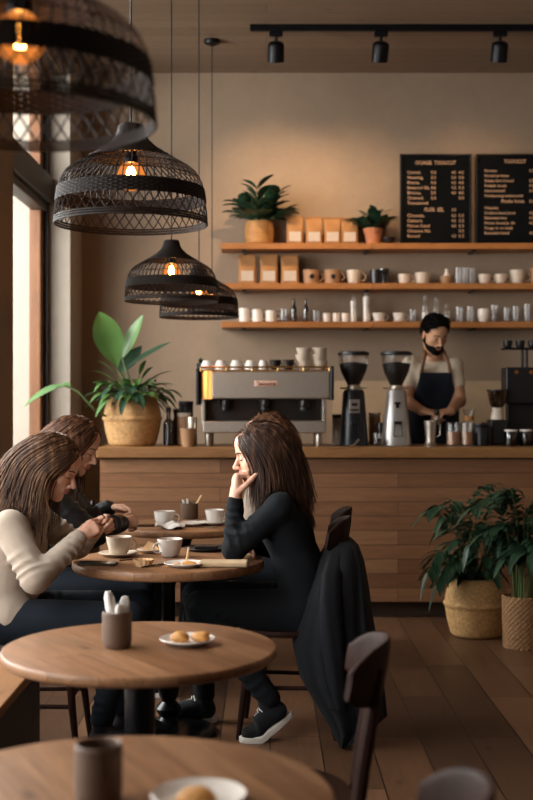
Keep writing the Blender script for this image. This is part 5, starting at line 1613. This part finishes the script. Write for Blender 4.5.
# ================================================================ woman in the leather jacket (behind, left)
p = thing('person', 'woman in a black leather jacket behind, hands folded on the back table', 'person', (-1.06, 5.80, 0))
hc = A(-.915, 5.75, 1.190); hr = frame((.90, -.06, -.42)); hs = 1.03
neck = A(-.985, 5.76, 1.02); shN = A(-1.005, 5.59, .955); shF = A(-1.0, 5.93, .955)
chest = A(-1.04, 5.76, .85); waist = A(-1.08, 5.78, .67); hip = A(-1.09, 5.80, .53)
elN = A(-.83, 5.66, .775); wrN = A(-.715, 5.90, .805); elF = A(-.90, 6.05, .80); wrF = A(-.80, 6.07, .862)
F = Field(.0042)
L = add_head(F, hc, hr, hs, neck, .047)
torso(F, hip, waist, chest, neck, shF, shN, -.012, .97, lat=(0,1,0))
arm(F, shN, elN, wrN, -.004); arm(F, shF, elF, wrF, -.004)
add_hand(F, wrN, (.70, .60, .05), (-.3, .75, -.5), [(40,60,40),(45,64,42),(50,66,42),(56,70,42)], thumb=(.75,.5,.3), s=.96)
add_hand(F, wrF, (.95, -.05, .0), (-.05, -.5, -.8), [(30,45,30),(34,48,30),(38,50,30),(42,52,30)], thumb=(.75,.5,.3), left=True, s=.96)
fobj('body', F, [M['skin_fair'], M['lips']], p, lips_sel(hc, hr, hs))
face_parts(p, hc, hr, hs, M['brow_brown'])
F = Field(.006)
torso(F, hip + A(.02,0,.02), waist, chest, neck - A(0,0,.03), shF, shN, .018, .97, lat=(0,1,0))
arm(F, shN, elN, wrN - (wrN-elN)*.05, .020); arm(F, shF, elF, wrF - (wrF-elF)*.05, .020)
F.cut(folds([(shN, elN, .2, 1.05), (elN, wrN, -.05, .98), (shF, elF, .3, 1.0), (elF, wrF, 0, .95)], .009, .045, 6))
F.cut(wrinkle(14, .003, 18))
fobj('jacket', F, M['leather_black'], p, label='black leather jacket')
F = Field(.007)
F.ell(hip, (.13,.18,.105), None, .04)
knN = A(-.58, 5.69, .55); knF = A(-.56, 5.90, .555); anN = A(-.62, 5.72, .14); anF = A(-.58, 5.95, .14)
F.cone(hip + A(.03,-.09,-.01), knN, .096, .066, .03); F.cone(hip + A(.03,.09,-.01), knF, .096, .066, .03)
F.cone(knN, anN, .062, .047, .02); F.cone(knF, anF, .062, .047, .02)
fobj('trousers', F, M['denim_dark'], p)
sneaker(p, (-.68, 5.72, .0), (1, -.03)); sneaker(p, (-.64, 5.95, .0), (1, .05))
cols_c = [(neck, chest, .072, .10), (shN, chest, .078, .112), (shF, chest, .078, .112), (chest, waist, .125, .115), (shN, elN, .078, .062)]
F = hair_cap(p, hc, hr, hs, M['hair_auburn']); fobj('hair_base', F, M['hair_auburn'], p)
m = hair_strands(hc, hr, hs, 2000, .36, [], cols_c, 15, part_y=.0, comb=(-.40,.2,-1.0), front=.068, sweep=.3)
wobj('hair', m, M['hair_auburn'], p, label='long light brown hair')

# ================================================================ fourth guest, almost hidden behind the woman in black
p = thing('person', 'guest in a pale sleeve, almost hidden behind the woman in black', 'person', (.19, 6.35, 0))
hc = A(-.005, 6.33, 1.208); hr = frame((-1, -.05, -.15)); hs = 1.0
neck = A(.055, 6.35, 1.06); shN = A(.055, 6.185, .98); shF = A(.05, 6.515, .98)
chest = A(.08, 6.35, .88); waist = A(.14, 6.35, .69); hip = A(.19, 6.35, .53)
elN = A(-.085, 6.17, .80); wrN = A(-.062, 6.215, 1.02); elF = A(.06, 6.53, .80); wrF = A(.02, 6.33, .80)
F = Field(.0045)
add_head(F, hc, hr, hs, neck, .047)
torso(F, hip, waist, chest, neck, shF, shN, -.012, .95, lat=(0,1,0))
arm(F, shN, elN, wrN, -.004); arm(F, shF, elF, wrF, -.004)
add_hand(F, wrN, (.1, .2, 1), (1, .2, .1), FIST, thumb=(.6,.35,.6), left=True, s=.95)
add_hand(F, wrF, (-.3, -1, 0), (0, 0, -1), GRIP, s=.9)
fobj('body', F, [M['skin_fair'], M['lips']], p, lips_sel(hc, hr, hs))
F = Field(.007)
torso(F, hip, waist, chest, neck - A(0,0,.03), shF, shN, .010, .95, lat=(0,1,0))
arm(F, shN, elN, wrN - (wrN-elN)*.08, .012); arm(F, shF, elF, wrF - (wrF-elF)*.08, .012)
F.cut(wrinkle(17, .004, 20)); fobj('sweater', F, M['knit_beige'], p, label='pale sweater')
F = Field(.008)
F.ell(hip, (.13,.18,.105), None, .04)
F.cone(hip + A(-.03,-.09,-.01), A(-.28,6.25,.55), .096, .066, .03); F.cone(hip + A(-.03,.09,-.01), A(-.28,6.45,.55), .096, .066, .03)
F.cone(A(-.28,6.25,.55), A(-.2,6.25,.14), .062, .047, .02); F.cone(A(-.28,6.45,.55), A(-.2,6.45,.14), .062, .047, .02)
fobj('trousers', F, M['denim_dark'], p)
sneaker(p, (-.14, 6.25, .0), (-1, .0)); sneaker(p, (-.14, 6.45, .0), (-1, .0))
cols_c = [(neck, chest, .072, .10), (shN, chest, .07, .105), (shF, chest, .07, .105), (chest, waist, .12, .11)]
F = hair_cap(p, hc, hr, hs, M['hair_auburn']); fobj('hair_base', F, M['hair_auburn'], p)
m = hair_strands(hc, hr, hs, 1000, .30, [], cols_c, 18, comb=(-.5,.2,-1.0), r0=.0026); wobj('hair', m, M['hair_auburn'], p, label='auburn hair')

# ================================================================ barista
p = thing('person', 'bearded barista in a pale T-shirt and navy apron working behind the counter', 'person', (1.18, 8.52, .10))
hc = A(1.182, 8.43, 1.868); hr = frame((.30, -.86, -.42)); hs = 1.03
neck = A(1.180, 8.49, 1.715); shL = A(1.325, 8.47, 1.652); shR = A(1.018, 8.47, 1.658)
chest = A(1.182, 8.49, 1.56); waist = A(1.18, 8.52, 1.30); hip = A(1.18, 8.55, 1.12)
elL = A(1.350, 8.42, 1.405); wrL = A(1.262, 8.22, 1.335); elR = A(.975, 8.40, 1.405); wrR = A(1.062, 8.20, 1.335)
F = Field(.0046)
add_head(F, hc, hr, hs, neck, .056, True)
torso(F, hip, waist, chest, neck, shL, shR, -.012, 1.08, lat=(1,0,0))
arm(F, shL, elL, wrL, .003, r=(.056,.045,.044,.029)); arm(F, shR, elR, wrR, .003, r=(.056,.045,.044,.029))
add_hand(F, wrL, (-.80, -.30, -.10), (-.15, .2, -1), GRIP, thumb=(.7,.5,.35), left=True, s=1.05)
add_hand(F, wrR, (.85, -.25, -.12), (.1, .3, -1), GRIP, thumb=(.7,.5,.35), s=1.05)
for sx in (1, -1): F.cone(hip + A(.09*sx,0,-.02), A(1.18+.10*sx,8.56,.62), .085, .06, .03); F.cone(A(1.18+.10*sx,8.56,.62), A(1.18+.11*sx,8.58,.20), .058, .042, .02)
fobj('body', F, [M['skin_warm'], M['lips']], p, lips_sel(hc, hr, hs))
face_parts(p, hc, hr, hs, M['lash'])
F = Field(.006)
torso(F, hip + A(0,0,.02), waist, chest, neck - A(0,.0,.045), shL, shR, .004, 1.08, lat=(1,0,0))
for sh, el in ((shL, elL), (shR, elR)): F.cone(sh, sh + (el-sh)*.52, .064, .060, .02)
F.cut(wrinkle(22, .003, 14)); fobj('t_shirt', F, M['tee_cream'], p, label='pale T-shirt')
F = Field(.006)
torso(F, hip + A(0,0,-.05), waist, chest, neck - A(0,.0,.05), shL, shR, .018, 1.08, lat=(1,0,0), k=.06)
F.cone(hip + A(-.07,0,0), hip + A(-.10,.02,-.52), .14, .13, .05); F.cone(hip + A(.07,0,0), hip + A(.10,.02,-.52), .14, .13, .05)
def apron_cut(P, v):
    x = P[:,0]-1.18; z = P[:,2]; y = P[:,1]
    hw_ = np.where(z > 1.36, .112 + np.clip((1.60-z)/.24, 0, 1)**1.6*.075, .187)
    return np.maximum.reduce([v, np.abs(x)-hw_, z-1.602, y-8.515, -(v+.011)])
F.cut(apron_cut); fobj('apron', F, M['apron_navy'], p, label='navy blue apron')
m = MB()
m.tube([(1.080, 8.372, 1.598), (1.092, 8.365, 1.66), (1.112, 8.402, 1.728), (1.115, 8.47, 1.762)], .0115, 8)
m.tube([(1.282, 8.372, 1.598), (1.272, 8.365, 1.66), (1.252, 8.402, 1.726), (1.248, 8.47, 1.760)], .0115, 8)
m.tube([(1.115, 8.47, 1.762), (1.14, 8.545, 1.765), (1.18, 8.57, 1.762), (1.22, 8.545, 1.765), (1.248, 8.47, 1.760)], .0115, 8)
wobj('apron_strap', m, M['strap_brown'], p, label='brown neck strap')
F = Field(.006)
for sx in (1, -1): F.cone(hip + A(.08*sx,0,-.02), A(1.18+.10*sx,8.56,.60), .10, .075, .03); F.cone(A(1.18+.10*sx,8.56,.60), A(1.18+.11*sx,8.58,.18), .072, .058, .02)
fobj('trousers', F, M['denim_dark'], p)
sneaker(p, (1.07, 8.64, .101), (0, -1)); sneaker(p, (1.29, 8.64, .101), (0, -1))
Lb = lambda x, y, z: hc + hr@(np.array([x, y, z])*hs)
F = Field(.0045)
F.ell(Lb(-.016,0,.050), np.array([.108,.084,.090])*hs, hr, .01); F.ell(Lb(.02,0,.088), np.array([.072,.062,.046])*hs, hr, .02)
F.ell(Lb(-.06,0,.008), np.array([.055,.072,.058])*hs, hr, .03); F.ell(Lb(.045,.01,.118), np.array([.045,.052,.026])*hs, hr, .02)
def bh(P, v):
    q = (P-hc)@hr/hs; x, z = q[:,0], q[:,2]
    pl = np.maximum((x-.078-.12*np.clip(z-.07,0,1)), np.minimum(x-.030-.5*np.clip(z-.02,0,1), .062-z)*.8)
    pl = np.maximum(pl, np.minimum(x+.012, .012-z)*.8)
    return np.maximum(v, pl) + .0022*np.sin(P[:,0]*190+3*np.sin(P[:,2]*70))*np.sin(P[:,2]*150+2*np.sin(P[:,0]*80))
F.cut(bh); hb = fobj('hair', F, M['hair_black'], p, label='short thick black hair')
rr = random.Random(8); vs_ = hb.data.vertices; m = MB()
for i in rr.sample(range(len(vs_)), min(1500, len(vs_))):
    co_ = Vector(vs_[i].co) + p.location; nn = Vector(vs_[i].normal); q = hr.T@(np.array(co_)-hc)/hs
    if q[2] < .035 and q[0] > -.04: continue
    dd = (nn*.75 + Vector(hr@np.array([-.45 if q[0] < .03 else .35, .25*np.sign(q[1]), .35])) + Vector((rr.uniform(-.4,.4), rr.uniform(-.4,.4), rr.uniform(-.3,.3)))).normalized()
    m.tube([co_ - nn*.003, co_ + dd*.009, co_ + dd*.014 + Vector((0,0,-.003))], [.0022,.0018,.0006], 4)
wobj('hair_tufts', m, M['hair_black'], p)
F = Field(.004)
F.ell(Lb(.026,0,-.068), np.array([.067,.061,.052])*hs, hr, .02)
for y in (1, -1): F.cone(Lb(-.008,.058*y,-.045), Lb(.068,.018*y,-.100), .019*hs, .019*hs, .02); F.cone(Lb(.004,.066*y,.0), Lb(.002,.060*y,-.045), .007*hs, .013*hs, .012)
F.ball(Lb(.075,0,-.102), .0185*hs, .02)
F.cone(Lb(.098,.018,-.050), Lb(.098,-.018,-.050), .0065, .0065, .006)
F.cone(Lb(.098,.018,-.050), Lb(.088,.024,-.08), .006, .008, .006); F.cone(Lb(.098,-.018,-.050), Lb(.088,-.024,-.08), .006, .008, .006)
def bd(P, v):
    q = (P-hc)@hr/hs; x, y, z = q[:,0], np.abs(q[:,1]), q[:,2]
    ck = (z + .034 - .030*np.clip((.055-x)/.07, 0, 1.3))
    ck = np.where(x > .086, -1, ck)
    lip = np.maximum.reduce([.086-x, y-.021, np.abs(z+.064)-.0115])*-1
    return np.maximum.reduce([v, ck*.9, lip*.9])
F.cut(bd); fobj('beard', F, M['hair_black'], p, label='short black beard')
t = thing('tamper', 'steel tamper held in the barista\'s hands above the steel pitcher', 'tamper', (1.158, 8.165, 1.275))
m = MB(); m.lathe([(.0,0),(.029,0),(.029,.012),(.012,.02),(.011,.03)], 20); obj('tamper_base', m, M['steel'], t)
m = MB(); m.lathe([(.011,.028),(.018,.05),(.016,.065),(.0,.07)], 16); obj('handle', m, M['black_plastic'], t)

# ================================================================ black coat draped over the chair
t = thing('coat', 'long black coat draped over the back of the chair, hem near the floor', 'coat', (.33, 4.95, 0))
SEC = [ # py, px_left, px_right, y_front, y_back
    (546, 336, 357, 5.00, 5.26), (552, 329, 363, 4.93, 5.30), (566, 321, 368, 4.87, 5.33), (590, 312, 372, 4.83, 5.33), (620, 301, 376, 4.80, 5.33), (650, 293, 381, 4.78, 5.30), (680, 300, 385, 4.77, 5.26), (700, 312, 387, 4.77, 5.20), (716, 322, 388, 4.78, 5.12), (728, 331, 372, 4.79, 5.02), (740, 337, 352, 4.80, 4.92), (746, 339, 345, 4.82, 4.86)]
rings = []; N = 72
for j, (py, pl, pr, yf, yb) in enumerate(SEC):
    d = 4.88; xl, xr, z = X(pl, d), X(pr, d), Zp(py, d)
    z = max(z, .006 + .004*(len(SEC)-j)); s = j/(len(SEC)-1); ring = []
    for k in range(N):
        a = 2*PI*k/N; ca, sa = math.cos(a), math.sin(a)
        fold = 1 + s**.6*(.085*math.sin(7*a + .8*j*.35) + .05*math.sin(12*a - .5*j*.3) + .03*math.sin(19*a + j*.2))*(.35 + .65*abs(sa))
        cx = (xl+xr)/2; cy = (yf+yb)/2
        x = cx + (xr-xl)/2*abs(ca)**.75*(1 if ca > 0 else -1)*(1 + (fold-1)*.4); y = cy + (yb-yf)/2*abs(sa)**.8*(1 if sa > 0 else -1)*fold
        ring.append((x, y, z))
    rings.append(ring)
m = MB(); m.loft(rings); wobj('coat_body', m, M['coat_black'], t, smooth=70)
m = MB()
def cpt(px, py, y): return Vector((X(px, 4.85), y, Zp(py, 4.85)))
rr_ = []
for j, (px, py, r, y) in enumerate(((337, 556, .030, 4.93), (331, 574, .042, 4.85), (329, 600, .045, 4.81), (331, 640, .044, 4.785), (335, 680, .040, 4.775), (338, 705, .036, 4.78))):
    cc = cpt(px, py, y); rr_.append([(cc.x + r*(1+.12*math.sin(3*a+j))*math.cos(a)*.95, cc.y + .7*r*(1+.10*math.sin(4*a-j))*math.sin(a), cc.z + .006*math.sin(2*a)) for a in [2*PI*q/24 for q in range(24)]])
m.loft(rr_); wobj('sleeve', m, M['coat_black'], t, smooth=70, label='sleeve hanging down the front of the coat')
# ---------------------------------------------------------------- light and camera
w = bpy.data.worlds.new('World'); S.world = w; w.use_nodes = True
bg = w.node_tree.nodes['Background']; bg.inputs[0].default_value = (.86, .93, 1.0, 1); bg.inputs[1].default_value = 3.2
def area(name, loc, rot, sx, sy, energy, col):
    ld = bpy.data.lights.new(name, 'AREA'); ld.shape = 'RECTANGLE'; ld.size = sx; ld.size_y = sy; ld.energy = energy; ld.color = col
    o = bpy.data.objects.new(name, ld); C.objects.link(o); o.location = loc; o.rotation_euler = rot
    return o
# daylight entering through the two window bays of the left wall
sl = bpy.data.lights.new('sun', 'SUN'); sl.energy = 8.5; sl.angle = .05; sl.color = (1, .99, .96)
so_ = bpy.data.objects.new('sun', sl); C.objects.link(so_); so_.location = (6, 10, 12); so_.rotation_euler = Vector((-.75, .35, -.75)).to_track_quat('-Z', 'Y').to_euler()
area('daylight', (-2.3, 3.6, 2.2), (0, -PI/2 + .0, 0), 3.0, 5.0, 300, (1.0, .985, .96))
area('daylight', (-3.4, 6.3, 2.9), Vector((1, .55, -.12)).to_track_quat('-Z', 'Y').to_euler(), 2.6, 2.2, 380, (1.0, .98, .94))
for ld, e in zip(SPOTS, (84, 66, 40)): ld.energy = e
cam = bpy.data.cameras.new('camera'); co = bpy.data.objects.new('camera', cam); C.objects.link(co)
cam.sensor_fit = 'VERTICAL'; cam.sensor_height = 36; cam.sensor_width = 24; cam.lens = F_PX*36/800
co.location = (0, 0, EYE); co.rotation_euler = (PI/2, 0, 0)
cam.dof.use_dof = True; cam.dof.focus_distance = 4.95; cam.dof.aperture_fstop = 2.6
cam.clip_start = .05
S.camera = co
S.view_settings.view_transform = 'Standard'; S.view_settings.look = 'None'; S.view_settings.gamma = 1; S.view_settings.exposure = -0.22
S.view_settings.use_curve_mapping = False
S.cycles.use_denoising = True
S.cycles.max_bounces = 8; S.cycles.transparent_max_bounces = 24
S.cycles.sample_clamp_indirect = 6
